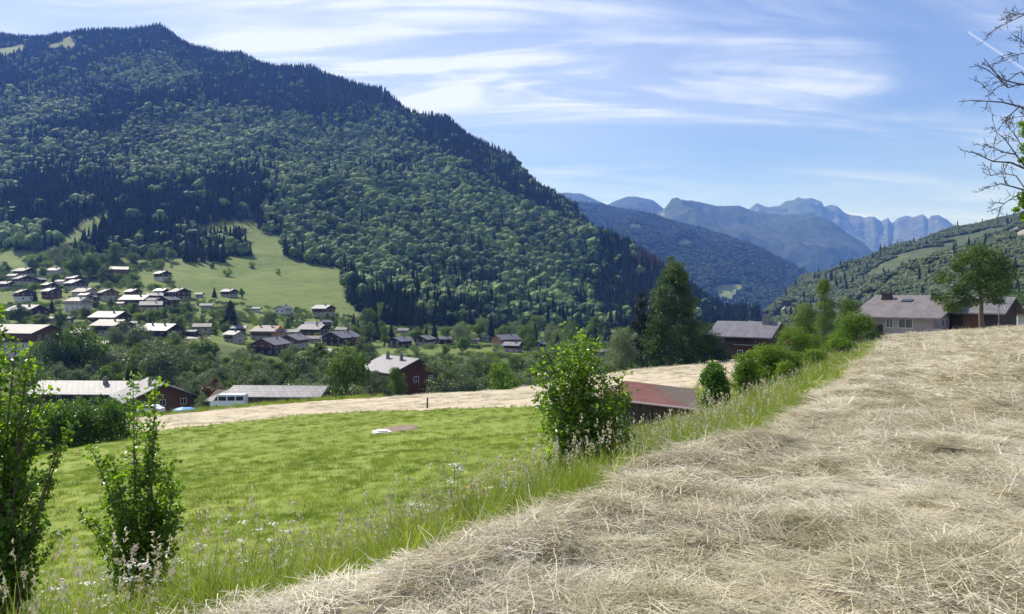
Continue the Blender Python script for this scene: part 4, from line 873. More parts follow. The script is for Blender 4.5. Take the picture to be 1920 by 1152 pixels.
def yard(name, label, quad, m, lift=.25, n=9, m_=7):
    (a, b, c, d) = [np.array(q, float) for q in quad]; V = []
    for j in range(m_):
        for i in range(n):
            u, v = i / (n - 1), j / (m_ - 1); q = (a * (1 - u) + b * u) * (1 - v) + (d * (1 - u) + c * u) * v; h = hit(q[0], q[1], 150); V.append(h + [0, 0, lift])
    V = np.array(V); k = np.arange(m_ - 1)[:, None] * n + np.arange(n - 1)[None]; Fq = np.stack([k, k + 1, k + n + 1, k + n], -1).reshape(-1, 4)
    tag(obj(name, new_mesh(name, V, Fq, [M[m]], None, True)), label, 'road', None, 'structure')
M['g_gravel'] = groundmat('gravel', [(.3, (.30, .28, .25)), (.7, (.40, .38, .35))], [(.4, .6), (5, .4)], .95, .3, 8)
yard('parking_yard', 'pale gravel parking yard below the broad dark chalet', [(588, 654), (634, 657), (628, 664), (590, 660)], 'g_gravel')
yard('village_lane', 'pale lane past the round dark tree', [(196, 535), (236, 533), (236, 536), (198, 538)], 'g_gravel')
yard('carport_drive', 'pale drive in front of the carport', [(352, 633), (392, 633), (396, 636), (350, 637)], 'g_gravel')

# ------------------------------------------------------------------ foliage builders
def ico(sub):
    import bmesh
    bm = bmesh.new(); bmesh.ops.create_icosphere(bm, subdivisions=sub, radius=1)
    V = np.array([v.co[:] for v in bm.verts]); Fc = np.array([[v.index for v in f.verts] for f in bm.faces]); bm.free(); return V, Fc

def unit(rng, n):
    v = rng.normal(size=(n, 3)); return v / np.linalg.norm(v, axis=1, keepdims=True)

def leaves(C, Nn, size, rng, aspect=.62, fold=.25, tint=None):
    """folded pointed leaves at C, facing about Nn -> verts, quads, tints"""
    n = len(C); size = np.broadcast_to(size, (n,))
    a = np.cross(Nn, unit(rng, n)); a /= np.linalg.norm(a, axis=1, keepdims=True) + 1e-9
    b = np.cross(Nn, a)
    s = size[:, None]
    base = C - a * s * .5; tip = C + a * s * .5 - Nn * s * .12
    l = C + b * s * aspect * .5 + Nn * s * fold * .5 - a * s * .05; r = C - b * s * aspect * .5 + Nn * s * fold * .5 - a * s * .05
    V = np.stack([base, l, tip, r], 1).reshape(-1, 3)
    k = np.arange(n)[:, None] * 4
    Fq = np.concatenate([k + np.array([[0, 1, 2]]), k + np.array([[0, 2, 3]])])
    t = rng.random(n) if tint is None else tint
    return V, Fq, np.repeat(t, 4)

def clump_leaves(cl, n, size, rng, up=.35, inner=.35):
    """leaves over the outside (and some inside) of a set of clumps (x,y,z,r)"""
    cl = np.asarray(cl, float); w = cl[:, 3] ** 2; k = rng.choice(len(cl), n, p=w / w.sum())
    d = unit(rng, n); rad = np.where(rng.random(n) < inner, rng.random(n) ** .5 * .85, .8 + .35 * rng.random(n) ** 1.5) * np.where(rng.random(n) < .09, rng.uniform(1.1, 1.55, n), 1)
    sq = np.array([1, 1, .85])
    C = cl[k, :3] + d * sq * (cl[k, 3] * rad)[:, None]
    nn = d + np.array([0, 0, up]) + rng.normal(size=(n, 3)) * .55; nn /= np.linalg.norm(nn, axis=1, keepdims=True)
    ct = rng.random(len(cl))
    return leaves(C, nn, size * (.7 + .6 * rng.random(n)), rng, tint=np.clip(.45 * ct[k] + .55 * rng.random(n), 0, 1))

def mesh_leaves(name, V, Fq, t, m):
    return new_mesh(name, V, Fq, [M[m] if isinstance(m, str) else m], None, False, {'tint': ('POINT', 'FLOAT', t.astype(np.float32))})

def envelope_clumps(rng, prof, H, n, rr, gap=.15):
    """clump centres filling an outline: prof = [(height share, radius)]"""
    hs = [a for a, b in prof]; rs = [b for a, b in prof]; out = []
    zz = np.linspace(0, 1, 200); wgt = np.interp(zz, hs, rs) + .02
    for i in range(n):
        z = rng.choice(zz, p=wgt / wgt.sum()); Rz = np.interp(z, hs, rs); th = rng.random() * 2 * np.pi
        q = Rz * (1 - gap) * (rng.random() ** .4); r = rr * (.65 + .7 * rng.random()) * (.6 + .4 * min(1, Rz / max(rs)))
        out.append((q * math.cos(th), q * math.sin(th), z * H, min(r, Rz * .8 + .15 * rr)))
    out.append((0, 0, H * (hs[-1] - .03), rr * .5))
    return np.array(out)

def trunk_mesh(name, H, r, rng, clumps=None, nl=6, m='bark', lean=.03, top=.75):
    b = MB(); n = 7; z = np.linspace(-.4, H * top, n); wob = np.cumsum(rng.normal(size=(n, 2)) * lean * H / n, 0); wob -= wob[0]
    pts = np.stack([wob[:, 0], wob[:, 1], z], 1); b.tube(pts, r * np.linspace(1.15, .25, n), 7)
    if clumps is not None:
        for c in clumps[rng.choice(len(clumps), min(nl, len(clumps)), replace=False)]:
            zs = np.clip(c[2] * .45, .1 * H, .6 * H); i = np.argmin(abs(z - zs)); p0 = pts[i]; p2 = c[:3]; pm = (p0 + p2) / 2 + [0, 0, -.04 * H]
            b.tube([p0, pm, p2], [r * .45, r * .28, r * .08], 5)
    return b.mesh(name, [M[m]], True)

# ---- forest prototypes (kept out of the scene; only their meshes are scattered)
def proto(name, me): return bpy.data.objects.new(name, me)
IV1, IF1 = ico(1); IV2, IF2 = ico(2)
def far_broad(k, m='forest_broad'):
    rng = np.random.default_rng(100 + k); b = MB(); H = 1.0
    for i in range(7):
        r = .2 + .12 * rng.random(); th = rng.random() * 6.28; q = .24 * rng.random() ** .5; z = .42 + .42 * rng.random()
        if i == 0: q, z, r = 0, .62, .34
        V = IV1 * r * (1 + .38 * (rng.random((len(IV1), 1)) - .5)) * [1, 1, .95]
        b.add(V + [q * math.cos(th), q * math.sin(th), z], IF1, 0, np.full(len(V), rng.random()))
    V, Fq, t = clump_leaves([(0, 0, .62, .42)], 120, .10, rng); b.add(V, Fq, 0, t)
    b.tube([(0, 0, -.1), (0, 0, .4)], [.03, .02], 4, 1)
    return proto('forest_broadleaf', b.mesh('forest_broadleaf', [M[m], M['bark']], False, True))
def far_conifer(k, m='forest_conifer'):
    rng = np.random.default_rng(200 + k); b = MB(); nl = 9; sd = 11
    for i in range(nl):
        z0 = .08 + .86 * i / nl; z1 = z0 + .26 - .1 * i / nl; r = (.21 - .185 * i / nl) * (.85 + .3 * rng.random())
        th = np.arange(sd) * 2 * np.pi / sd + rng.random(); rr = r * np.where(np.arange(sd) % 2, 1.0, .55) * (.8 + .4 * rng.random(sd))
        V = np.concatenate([np.stack([rr * np.cos(th), rr * np.sin(th), np.full(sd, z0) - rr * .25 + .03 * rng.random(sd)], 1), [[0, 0, min(z1, 1.02)]]])
        b.add(V, [[j, (j + 1) % sd, sd] for j in range(sd)], 0, .3 + .5 * rng.random(len(V)))
    b.tube([(0, 0, -.1), (0, 0, .3)], [.02, .015], 4, 1)
    return proto('forest_conifer', b.mesh('forest_conifer', [M[m], M['bark']], False, True))
def far_scrub(k):
    rng = np.random.default_rng(300 + k); b = MB()
    for i in range(4):
        r = .3 + .2 * rng.random(); V = IV1 * r * (1 + .5 * (rng.random((len(IV1), 1)) - .5)) * [1, 1, .8]
        b.add(V + [rng.normal() * .3, rng.normal() * .3, .35 + .15 * rng.random()], IF1, 0, np.full(len(V), rng.random()))
    return proto('scrub_bush', b.mesh('scrub_bush', [M['scrub']], False, True))

def scatter(name, label, cat, pts, scl, protos, pid=None, rng=RNG, tilt=0.0, rot=None, kind='stuff'):
    n = len(pts); me = bpy.data.meshes.new(name); me.vertices.add(n); me.vertices.foreach_set('co', np.asarray(pts, np.float32).reshape(-1))
    scl = np.asarray(scl, np.float32)
    if scl.ndim == 1: scl = np.repeat(scl[:, None], 3, 1)
    if rot is None: rot = np.stack([rng.normal(size=n) * tilt, rng.normal(size=n) * tilt, rng.random(n) * 6.283], 1)
    pid = rng.integers(0, len(protos), n) if pid is None else pid
    for k, typ, arr, f in (('scl', 'FLOAT_VECTOR', scl, 'vector'), ('rot', 'FLOAT_VECTOR', rot, 'vector'), ('pid', 'INT', pid, 'value')):
        at = me.attributes.new(k, typ, 'POINT'); at.data.foreach_set(f, np.asarray(arr, np.int32 if typ == 'INT' else np.float32).reshape(-1))
    g = bpy.data.node_groups.new(name, 'GeometryNodeTree'); g.interface.new_socket('Geometry', in_out='INPUT', socket_type='NodeSocketGeometry'); g.interface.new_socket('Geometry', in_out='OUTPUT', socket_type='NodeSocketGeometry')
    N, L = g.nodes, g.links; gi = N.new('NodeGroupInput'); go = N.new('NodeGroupOutput'); ip = N.new('GeometryNodeInstanceOnPoints'); jo = N.new('GeometryNodeJoinGeometry')
    for p in protos:
        oi = N.new('GeometryNodeObjectInfo'); oi.inputs['Object'].default_value = p; oi.inputs['As Instance'].default_value = False
        ti = N.new('GeometryNodeGeometryToInstance'); L.new(oi.outputs['Geometry'], ti.inputs[0]); L.new(ti.outputs[0], jo.inputs[0])
    def attr(nm, typ):
        a = N.new('GeometryNodeInputNamedAttribute'); a.data_type = typ; a.inputs['Name'].default_value = nm; return a.outputs['Attribute']
    L.new(gi.outputs[0], ip.inputs['Points']); L.new(jo.outputs[0], ip.inputs['Instance']); ip.inputs['Pick Instance'].default_value = True
    L.new(attr('pid', 'INT'), ip.inputs['Instance Index']); L.new(attr('scl', 'FLOAT_VECTOR'), ip.inputs['Scale'])
    er = N.new('FunctionNodeEulerToRotation'); L.new(attr('rot', 'FLOAT_VECTOR'), er.inputs[0]); L.new(er.outputs[0], ip.inputs['Rotation'])
    L.new(ip.outputs[0], go.inputs[0])
    o = obj(name, me); md = o.modifiers.new('scatter', 'NODES'); md.node_group = g
    return tag(o, label, cat, None, kind)

# ---- the forest on the mountain
def forest():
    rng = np.random.default_rng(5)
    s0 = 6.6
    gx_ = np.arange(-2150, 420, s0); gy_ = np.arange(380, 2170, s0); X, Y = np.meshgrid(gx_, gy_)
    X = X + (rng.random(X.shape) - .5) * s0 * .9; Y = Y + (rng.random(X.shape) - .5) * s0 * .9
    x, y = X.ravel(), Y.ravel(); px = HX + F * x / y
    k = (px > -420) & (px < 1425) & (y < np.interp(px, RIDGE_PX, RIDGE_Y) + 25); x, y, px = x[k], y[k], px[k]
    z = ground(x, y); py = HY - F * z / y
    wob = (fbm(x / 30, y / 30, 15, 2) - .5) * 10
    m = forest_mask(px + wob, py + wob * .6, y)
    n1 = fbm(x / 95, y / 150, 21, 3); n2 = fbm(x / 320, y / 420, 23, 2)
    cp = .44 + (n1 - .5) * 2.4 + (n2 - .5) * 1.0              # chance of a conifer
    def ell(cx, cy, rx, ry): return np.exp(-(((px - cx) / rx) ** 2 + ((py - cy) / ry) ** 2))
    cp += 1.1 * ell(300, 60, 330, 70) + .5 * ell(-50, 150, 260, 70) + .8 * ell(380, 190, 260, 26) + .85 * ell(440, 360, 110, 55) + .95 * ell(90, 400, 150, 45) + .7 * ell(270, 420, 70, 40) + .6 * ell(620, 165, 160, 30)
    cp -= 1.1 * ell(480, 255, 170, 35) + 1.0 * ell(690, 400, 140, 70) + .9 * ell(760, 520, 140, 60) + .7 * ell(230, 300, 150, 50) + .6 * ell(1030, 500, 120, 60) + .5 * ell(330, 130, 120, 50) + .6 * ell(560, 330, 90, 40)
    rd = np.interp(px, RIDGE_PX, RIDGE_PY)
    cp += .6 * np.exp(-((py - rd) / 14) ** 2) + .35 * (px > 1120)
    con = rng.random(len(x)) < np.clip(cp, .06, .95)
    thin = rng.random(len(x)) < np.where(con, .95, .78)
    m &= thin
    x, y, z, con, px, py = x[m], y[m], z[m], con[m], px[m], py[m]
    grow = np.where(y > 1500, .8, 1.0)
    hb = (6.5 + 9 * rng.random(len(x)) ** 1.4) * grow * (.7 + .75 * fbm(x / 60, y / 80, 27, 2)); hc = rng.uniform(11, 22, len(x)) * grow
    b = ~con; P3 = np.stack([x, y, z - .6], 1)
    scatter('broadleaf_forest', 'dense broadleaf woodland covering the mountain flank', 'forest', P3[b], np.stack([hb * rng.uniform(.85, 1.2, len(x)), hb * rng.uniform(.85, 1.2, len(x)), hb], 1)[b], [far_broad(i) for i in range(6)], rng=rng, tilt=.05)
    scatter('conifer_forest', 'dark spruce woodland mixed through the mountain forest', 'forest', P3[con], np.stack([hc * .95, hc * .95, hc], 1)[con], [far_conifer(i) for i in range(5)], rng=rng, tilt=.02)
    # a few dead reddish spruces on the far spur
    q = con & (px > 1195) & (px < 1262) & (py > 462) & (py < 520) & (rng.random(len(x)) < .55)
    scatter('dry_spruce_wood', 'reddish brown dying spruces at the tip of the mountain spur', 'forest', P3[q], np.stack([hc * 1.02] * 3, 1)[q] * np.array([1, 1, 1.08]), [far_conifer(9, 'needles_brown')], rng=rng)
    return len(x)
print('forest trees', forest())

def hill_scrub():
    rng = np.random.default_rng(8)
    dg = [o for o in scene.objects if o.name == 'hillside'][0].data
    co = np.empty(len(dg.vertices) * 3, np.float32); dg.vertices.foreach_get('co', co); co = co.reshape(-1, 3)
    nc = len(np.arange(1440, 2905, 5)); rows = len(co) // nc; G = co.reshape(rows, nc, 3)
    n = 46000; r = rng.random(n) * 109; c = rng.random(n) * 170
    i, j = r.astype(int), c.astype(int); fr, fc = (r - i)[:, None], (c - j)[:, None]
    Pp = G[i, j] * (1 - fr) * (1 - fc) + G[i + 1, j] * fr * (1 - fc) + G[i, j + 1] * (1 - fr) * fc + G[i + 1, j + 1] * fr * fc
    px, py = photo(Pp[:, 0], Pp[:, 1], Pp[:, 2])
    den = fbm(Pp[:, 0] / 60, Pp[:, 1] / 90, 44, 3)
    strip = np.exp(-((py - np.interp(px, [1560, 1700, 1860], [540, 497, 437])) / 9) ** 2)
    rock = rh_rock(px, py, Pp)
    k = (den - .28 * strip - .3 * rock > .33) & (px < 2080)
    Pp, px, py, den = Pp[k], px[k], py[k], den[k]; y = Pp[:, 1]
    s = rng.uniform(3.0, 6.5, len(Pp)) * np.where((px < 1640) & (py > 520), 1.5, 1.0)
    con = (rng.random(len(Pp)) < .014)
    scatter('hillside_scrub', 'bushes and small trees dotted over the sunny hillside', 'scrub', Pp[~con] - [0, 0, .3], s[~con], [far_scrub(i) for i in range(5)], rng=rng, tilt=.1)
    scatter('hillside_pines', 'scattered dark pines on the sunny hillside', 'forest', Pp[con] - [0, 0, .3], s[con] * 2.0, [far_conifer(20 + i) for i in range(3)], rng=rng)
hill_scrub()

# trees over the wooded ridge across the valley
def ridge_trees():
    rng = np.random.default_rng(18)
    dg = [o for o in scene.objects if o.name == 'wooded_ridge'][0].data
    co = np.empty(len(dg.vertices) * 3, np.float32); dg.vertices.foreach_get('co', co); co = co.reshape(-1, 3)
    nc = len(np.arange(900, 1724, 4)); G = co.reshape(len(co) // nc, nc, 3)
    n = 52000; r = rng.random(n) * 151; c = rng.random(n) * (nc - 1.01)
    i, j = r.astype(int), c.astype(int); fr, fc = (r - i)[:, None], (c - j)[:, None]
    Pp = G[i, j] * (1 - fr) * (1 - fc) + G[i + 1, j] * fr * (1 - fc) + G[i, j + 1] * (1 - fr) * fc + G[i + 1, j + 1] * fr * fc
    px, py = photo(Pp[:, 0], Pp[:, 1], Pp[:, 2])
    k = ~in_poly(px, py, [(1331, 548), (1345, 535), (1392, 532), (1395, 548), (1372, 565), (1355, 564)]) & (px > 1030) & (px < 1620) & (vnoise(Pp[:, 0] / 90, Pp[:, 1] / 140, 4) > .16)
    Pp = Pp[k]; y = Pp[:, 1]; s = rng.uniform(13, 22, len(Pp)); con = rng.random(len(Pp)) < .35 + .8 * (fbm(Pp[:, 0] / 200, Pp[:, 1] / 200, 6, 2) - .5)
    scatter('ridge_woodland', 'broadleaf woodland on the blue ridge across the valley', 'forest', Pp[~con] - [0, 0, 1], np.stack([s * 1.2, s * 1.2, s * .85], 1)[~con], [far_broad(10 + i, 'ridge_broad') for i in range(3)], rng=rng)
    scatter('ridge_spruces', 'spruce woodland on the blue ridge across the valley', 'forest', Pp[con] - [0, 0, 1], s[con] * 1.25, [far_conifer(30 + i, 'ridge_conifer') for i in range(3)], rng=rng)
ridge_trees()

# ------------------------------------------------------------------ single trees of the valley
def near_clear(px, py_top, py_base, hw, y):
    """False when a tree would stand in a house or hide what the photo shows of one"""
    for (hx, ht, hb, hh, hd, X, Y, rad, sh) in HOUSES:
        x = (px - HX) / F * y
        if math.hypot(x - X, y - Y) < rad + hw * y / F * .5: return False
        if y < hd and abs(px - hx) < hh + hw * .6 and py_top < ht + (hb - ht) * .62 and py_base > ht: return False
    return True

def kind_mesh(kind, k):
    rng = np.random.default_rng(hash((len(kind), k)) % 99991 + ord(kind[0]) * 7 + k)
    if kind == 'spruce' or kind == 'cypress':
        b = MB(); nl = 16; sd = 14; wd = .2 if kind == 'spruce' else .24
        for i in range(nl):
            f = i / nl; z0 = .06 + .88 * f; r = (wd * (1 - f) ** (.85 if kind == 'spruce' else .45) + .012) * (.85 + .3 * rng.random())
            th = np.arange(sd) * 2 * np.pi / sd + rng.random() * 3; rr = r * np.where(np.arange(sd) % 2, 1.0, .5) * (.75 + .5 * rng.random(sd))
            V = np.concatenate([np.stack([rr * np.cos(th), rr * np.sin(th), np.full(sd, z0) - rr * .35 + .02 * rng.random(sd)], 1), [[0, 0, min(1.0, z0 + .15)]]])
            b.add(V, [[j, (j + 1) % sd, sd] for j in range(sd)], 0, rng.random(len(V)))
        V, Fq, t = clump_leaves([(0, 0, .1 + .8 * q, wd * (1 - q) ** .8 * .9 + .02) for q in np.linspace(0, 1, 9)], 900, .035, rng, -.3, .1); b.add(V, Fq, 0, t)
        cr = b.mesh('crown', [M['needles']], False, True)
        tb = MB(); tb.tube([(0, 0, -.1), (0, 0, .5), (0, 0, .95)], [.022, .014, .004], 6); return tb.mesh('trunk', [M['bark']]), cr
    prof, n, rr, leaf, ls, nl, tr = {
        'round': ([(0.2, .12), (.32, .36), (.55, .44), (.8, .34), (1, .08)], 22, .17, 'leaf_round', .060, 2600, .7),
        'willow': ([(.06, .25), (.25, .42), (.5, .46), (.75, .38), (.92, .22), (1, .08)], 26, .15, 'leaf_willow', .050, 2600, .65),
        'tall': ([(.14, .08), (.3, .2), (.6, .22), (.85, .14), (1, .04)], 22, .11, 'leaf_round', .045, 2200, .85),
        'bush': ([(0, .42), (.3, .58), (.6, .55), (.85, .36), (1, .1)], 20, .2, 'leaf_bright', .075, 1700, .4),
        'shade': ([(.06, .2), (.3, .38), (.55, .42), (.8, .32), (1, .08)], 22, .17, 'leaf_dark', .058, 2400, .6),
        'copper': ([(0, .4), (.3, .55), (.6, .55), (.85, .36), (1, .1)], 18, .2, 'leaf_copper', .08, 1400, .4),
        'orange': ([(0, .4), (.3, .5), (.6, .45), (.85, .3), (1, .1)], 16, .2, 'leaf_orange', .09, 900, .4)}[kind]
    cl = envelope_clumps(rng, prof, 1.0, n, rr); V, Fq, t = clump_leaves(cl, nl, ls, rng)
    return trunk_mesh('trunk', 1.0, .028, rng, cl, 7, lean=.03, top=tr), mesh_leaves('crown', V, Fq, t, leaf)

KM = {}
PHR = {'round': ('broadleaf_tree', 'mid green broadleaf tree', 'tree'), 'willow': ('willow_tree', 'grey green willow', 'tree'), 'tall': ('slender_tree', 'slender upright green tree', 'tree'),
       'bush': ('garden_bush', 'low bright green bush', 'bush'), 'shade': ('dark_tree', 'dark green rounded tree', 'tree'), 'spruce': ('spruce_tree', 'dark pointed spruce', 'tree'), 'cypress': ('cypress_tree', 'column shaped conifer', 'tree'),
       'copper': ('copper_shrub', 'reddish copper leaved shrub', 'shrub'), 'orange': ('orange_shrub', 'orange leaved shrub', 'shrub')}
PLACED = []
def tree(kind, p, h, wk, rng, label=None, grp=None):
    k = int(rng.integers(0, 4)); key = (kind, k)
    if key not in KM: KM[key] = kind_mesh(kind, k)
    nm, ph, cat = PHR[kind]
    g = thing(nm, label or '', cat, p - [0, 0, .15], rng.random() * 6.28, grp or 'trees and bushes of the valley'); g.scale = (h * wk, h * wk, h)
    for part, me in zip(('trunk', 'crown'), KM[key]): obj(part, me, g)
    px, py = photo(*p); PLACED.append((g, kind, px, py, h / p[1] * F, p[1], label))
    return g

def valley_trees():
    rng = np.random.default_rng(77)
    HAND = [  # kind, cx, base, height px, width factor, distance or None, label
     ('round', 650, 752, 100, .95, 118, 'tallest green tree at the end of the long low shed'), ('willow', 706, 752, 58, 1.1, 122, 'grey green bush tree beneath the tall red brown chalet'),
     ('round', 746, 748, 58, .85, 116, 'bright rounded tree close against the red brown chalet gable'), ('willow', 838, 746, 80, 1.25, 122, 'broad silvery round willow past the red brown chalet'),
     ('bush', 941, 728, 48, .8, 126, 'bright green dome shaped bush on the stubble rim'), ('willow', 890, 735, 66, .9, 140, 'grey willow between the silvery willow and the dome bush'),
     ('cypress', 432, 622, 60, 1.2, None, 'dark fat column conifer near the village lawn'), ('shade', 690, 650, 38, 1.1, None, 'black green clipped block tree on a small lawn'),
     ('shade', 198, 534, 34, 1.05, None, 'perfectly round dark tree above the pinkish bungalow'), ('round', 140, 524, 46, 1.0, None, 'wide leafy tree below the scrub slope, next to the grey pale house'), ('round', 172, 522, 44, 1.0, None, 'leafy tree touching the wide one below the scrub slope'),
     ('shade', 104, 690, 66, .75, 205, 'dark ragged tree hiding a corner of the big farmhouse'), ('round', 156, 672, 62, .95, 212, 'tall dark green tree before the pale side house'),
     ('copper', 402, 740, 30, .85, 146, 'copper red shrub near the white van'), ('shade', 366, 756, 40, .95, 142, 'dark rounded shrub beside the brown boarded chalet'), ('willow', 379, 768, 32, .8, 136, 'small pale shrub between the chalet and the white van'),
     ('round', 288, 612, 34, 1.0, None, 'conical green tree behind the wide slate chalet'), ('orange', 646, 646, 22, .8, None, 'orange shrub at the corner of the broad dark chalet'), ('copper', 661, 650, 18, 1.0, None, 'reddish low shrub beside the orange one'),
     ('willow', 322, 705, 78, .95, 205, 'tall thin alder group with bare lower stems'), ('willow', 292, 700, 60, 1.0, 196, 'leafy alder beside the tall thin one'), ('spruce', 240, 722, 34, 1.3, 190, 'small dark spruce behind the long white roofed chalet'),
     ('spruce', 193, 440, 46, 1.1, None, 'pointed spruce at the mouth of the grassy strip'), ('spruce', 206, 442, 38, 1.0, None, 'shorter spruce beside the one at the grassy strip'),
     ('spruce', 350, 492, 50, .8, None, 'first dark spruce of the row above the high meadow'), ('spruce', 364, 492, 46, .8, None, 'second dark spruce of the row above the high meadow'), ('spruce', 380, 491, 40, .9, None, 'third dark spruce of the row above the high meadow'), ('spruce', 395, 490, 46, .85, None, 'fourth dark spruce of the row above the high meadow'), ('spruce', 406, 491, 52, .8, None, 'fifth dark spruce of the row above the high meadow'), ('spruce', 418, 492, 44, .9, None, 'last dark spruce of the row above the high meadow'),
     ('bush', 428, 518, 16, 1.1, None, 'lone bush group in the middle of the high meadow'), ('shade', 398, 504, 12, 1.0, None, 'tiny dark bush near the top of the high meadow'), ('bush', 521, 516, 12, .7, None, 'single small shrub throwing a shadow on the pasture'), ('bush', 470, 503, 12, 1.3, None, 'low bush on the grassy shoulder of the pasture'),
     ('willow', 318, 536, 20, 1.2, None, 'garden bush in front of the lone white chalet'), ('bush', 245, 528, 16, 1.2, None, 'rounded bush below the rust brown barn'), ('round', 453, 560, 20, .7, None, 'rounded tree beside the meadow foot chalet'),
     ('spruce', 66, 565, 24, 1.0, None, 'dark little spruce by the white walled chalet'), ('spruce', 97, 588, 28, 1.0, None, 'pointed spruce on the lawn above the farmhouse'), ('spruce', 402, 558, 20, 1.2, None, 'wide dark spruce next to the meadow foot chalet'), ('cypress', 99, 540, 20, .9, None, 'dark conifer between two bluish roofs'),
     ('round', 212, 545 - 45, 42, 1.1, None, 'leafy tree overhanging the rust brown barn'), ('shade', 37, 606, 36, 1.2, None, 'black green tree in front of the glaring white roof'), ('shade', 160, 605, 28, .9, None, 'dark tree left standing between cabin and central chalet'),
     ('shade', 113, 614, 32, 1.0, None, 'dark tree hiding the small white cabin'), ('bush', 74, 607, 18, 1.4, None, 'pale green bush against the farmhouse ridge'), ('round', 900, 640, 42, .9, None, 'rounded tree at the forest foot near the orange brown house'),
     ('willow', 225, 640, 38, 1.1, 262, 'grey tree before the brown tiled chalet'), ('willow', 262, 648, 40, 1.1, 258, 'silver tree between the brown tiled and the slate chalet'), ('shade', 338, 636, 28, .9, None, 'rounded grey hedge tree at the slate chalet gable')]
    for kd, cx, ba, hp, wk, d, lb in HAND:
        p = onto(cx, d) if d else hit(cx, ba, 190)
        if d:
            top = (HY - (ba - hp)) / F * d; hh = max(top - p[2], hp / F * d * .8)
        else: hh = hp * p[1] / F
        tree(kd, p, hh, wk, rng, lb)
    def band(n, fx, fy, kinds, hr, wr=(.85, 1.2), tries=40):
        c = 0
        for _ in range(n * tries):
            if c >= n: break
            y = fy(rng); px = fx(rng); x = (px - HX) / F * y; z = float(ground(np.array([x]), np.array([y]))[0]); py = HY - F * z / y
            if y < float(y_top(np.array([px]))[()] if False else y_top(px)) + 12: continue
            kd = kinds[int(rng.integers(0, len(kinds)))]; h = rng.uniform(*hr) * {'bush': .5, 'spruce': 1.15}.get(kd, 1.0); wk = rng.uniform(*wr); hp = h / y * F
            if not near_clear(px, py - hp, py, hp * .38 * wk, y): continue
            if any(math.hypot((q[2] - px) / F * y, q[5] - y) < h * .32 for q in PLACED): continue
            if in_poly(np.array([px]), np.array([py]), [(255, 512), (420, 500), (640, 512), (632, 560), (640, 590), (560, 572), (430, 545), (330, 535), (262, 540)])[0]: continue
            if in_poly(np.array([px]), np.array([py]), [(350, 632), (445, 632), (470, 668), (345, 665)])[0] or in_poly(np.array([px]), np.array([py]), [(585, 650), (740, 650), (740, 668), (585, 672)])[0]: continue
            tree(kd, np.array([x, y, z]), h, wk, rng); c += 1
        return c
    U = lambda a, b: (lambda r: r.uniform(a, b))
    band(62, U(40, 640), U(178, 232), ['willow', 'willow', 'willow', 'round', 'tall'], (5.5, 9.5))
    band(30, U(600, 1100), U(165, 240), ['willow', 'willow', 'round'], (6, 10))
    band(40, U(640, 1160), U(240, 400), ['willow', 'round', 'round', 'spruce', 'tall'], (7, 12))
    band(22, U(680, 1120), U(400, 520), ['round', 'willow', 'spruce'], (9, 14))
    band(62, U(-20, 690), U(225, 420), ['bush', 'bush', 'round', 'willow', 'shade', 'spruce'], (4.5, 7.5))
    band(36, U(-60, 340), U(430, 620), ['bush', 'round', 'willow', 'shade'], (5, 9))
    band(40, U(-90, 330), U(600, 740), ['round', 'round', 'willow', 'spruce'], (8, 13))
    band(26, U(1130, 1460), U(190, 420), ['round', 'willow', 'shade', 'spruce'], (7, 12))
    band(12, U(1440, 1960), U(165, 300), ['round', 'willow', 'shade'], (7, 11))
    band(40, U(60, 620), U(186, 236), ['willow', 'round', 'tall'], (7, 10.5), tries=60)
    band(50, U(240, 690), U(265, 430), ['round', 'willow', 'bush', 'shade', 'round'], (4.5, 8), tries=60)
    band(30, U(-20, 250), U(270, 560), ['round', 'willow', 'bush', 'shade'], (4, 7), tries=60)
    # tell the unnamed ones apart: kind, nearest building, side, size
    by = {}
    for g, kd, px, py, hp, y, lb in PLACED:
        if lb: continue
        hx = min(HOUSES, key=lambda q: abs(q[0] - px) + 1.6 * abs(q[2] - py)); dy = py - hx[2]; dx = abs(px - hx[0])
        rel = 'in front of' if dy > 6 else ('uphill of' if dy < -8 else 'beside')
        by.setdefault((PHR[kd][1], rel, hx[8]), []).append((hp, g))
    ORD = ['tallest', 'second tallest', 'third tallest', 'fourth tallest', 'fifth tallest', 'sixth tallest', 'seventh tallest', 'eighth tallest', 'ninth tallest', 'tenth tallest', 'eleventh tallest', 'twelfth tallest', 'thirteenth tallest', 'fourteenth tallest']
    for (ph, rel, sh), li in by.items():
        li.sort(key=lambda q: -q[0])
        for i, (hp, g) in enumerate(li):
            g['label'] = (ph if len(li) == 1 else (ORD[i] if i < 14 else 'smallest') + ' ' + ph) + ' ' + rel + ' ' + sh
valley_trees()

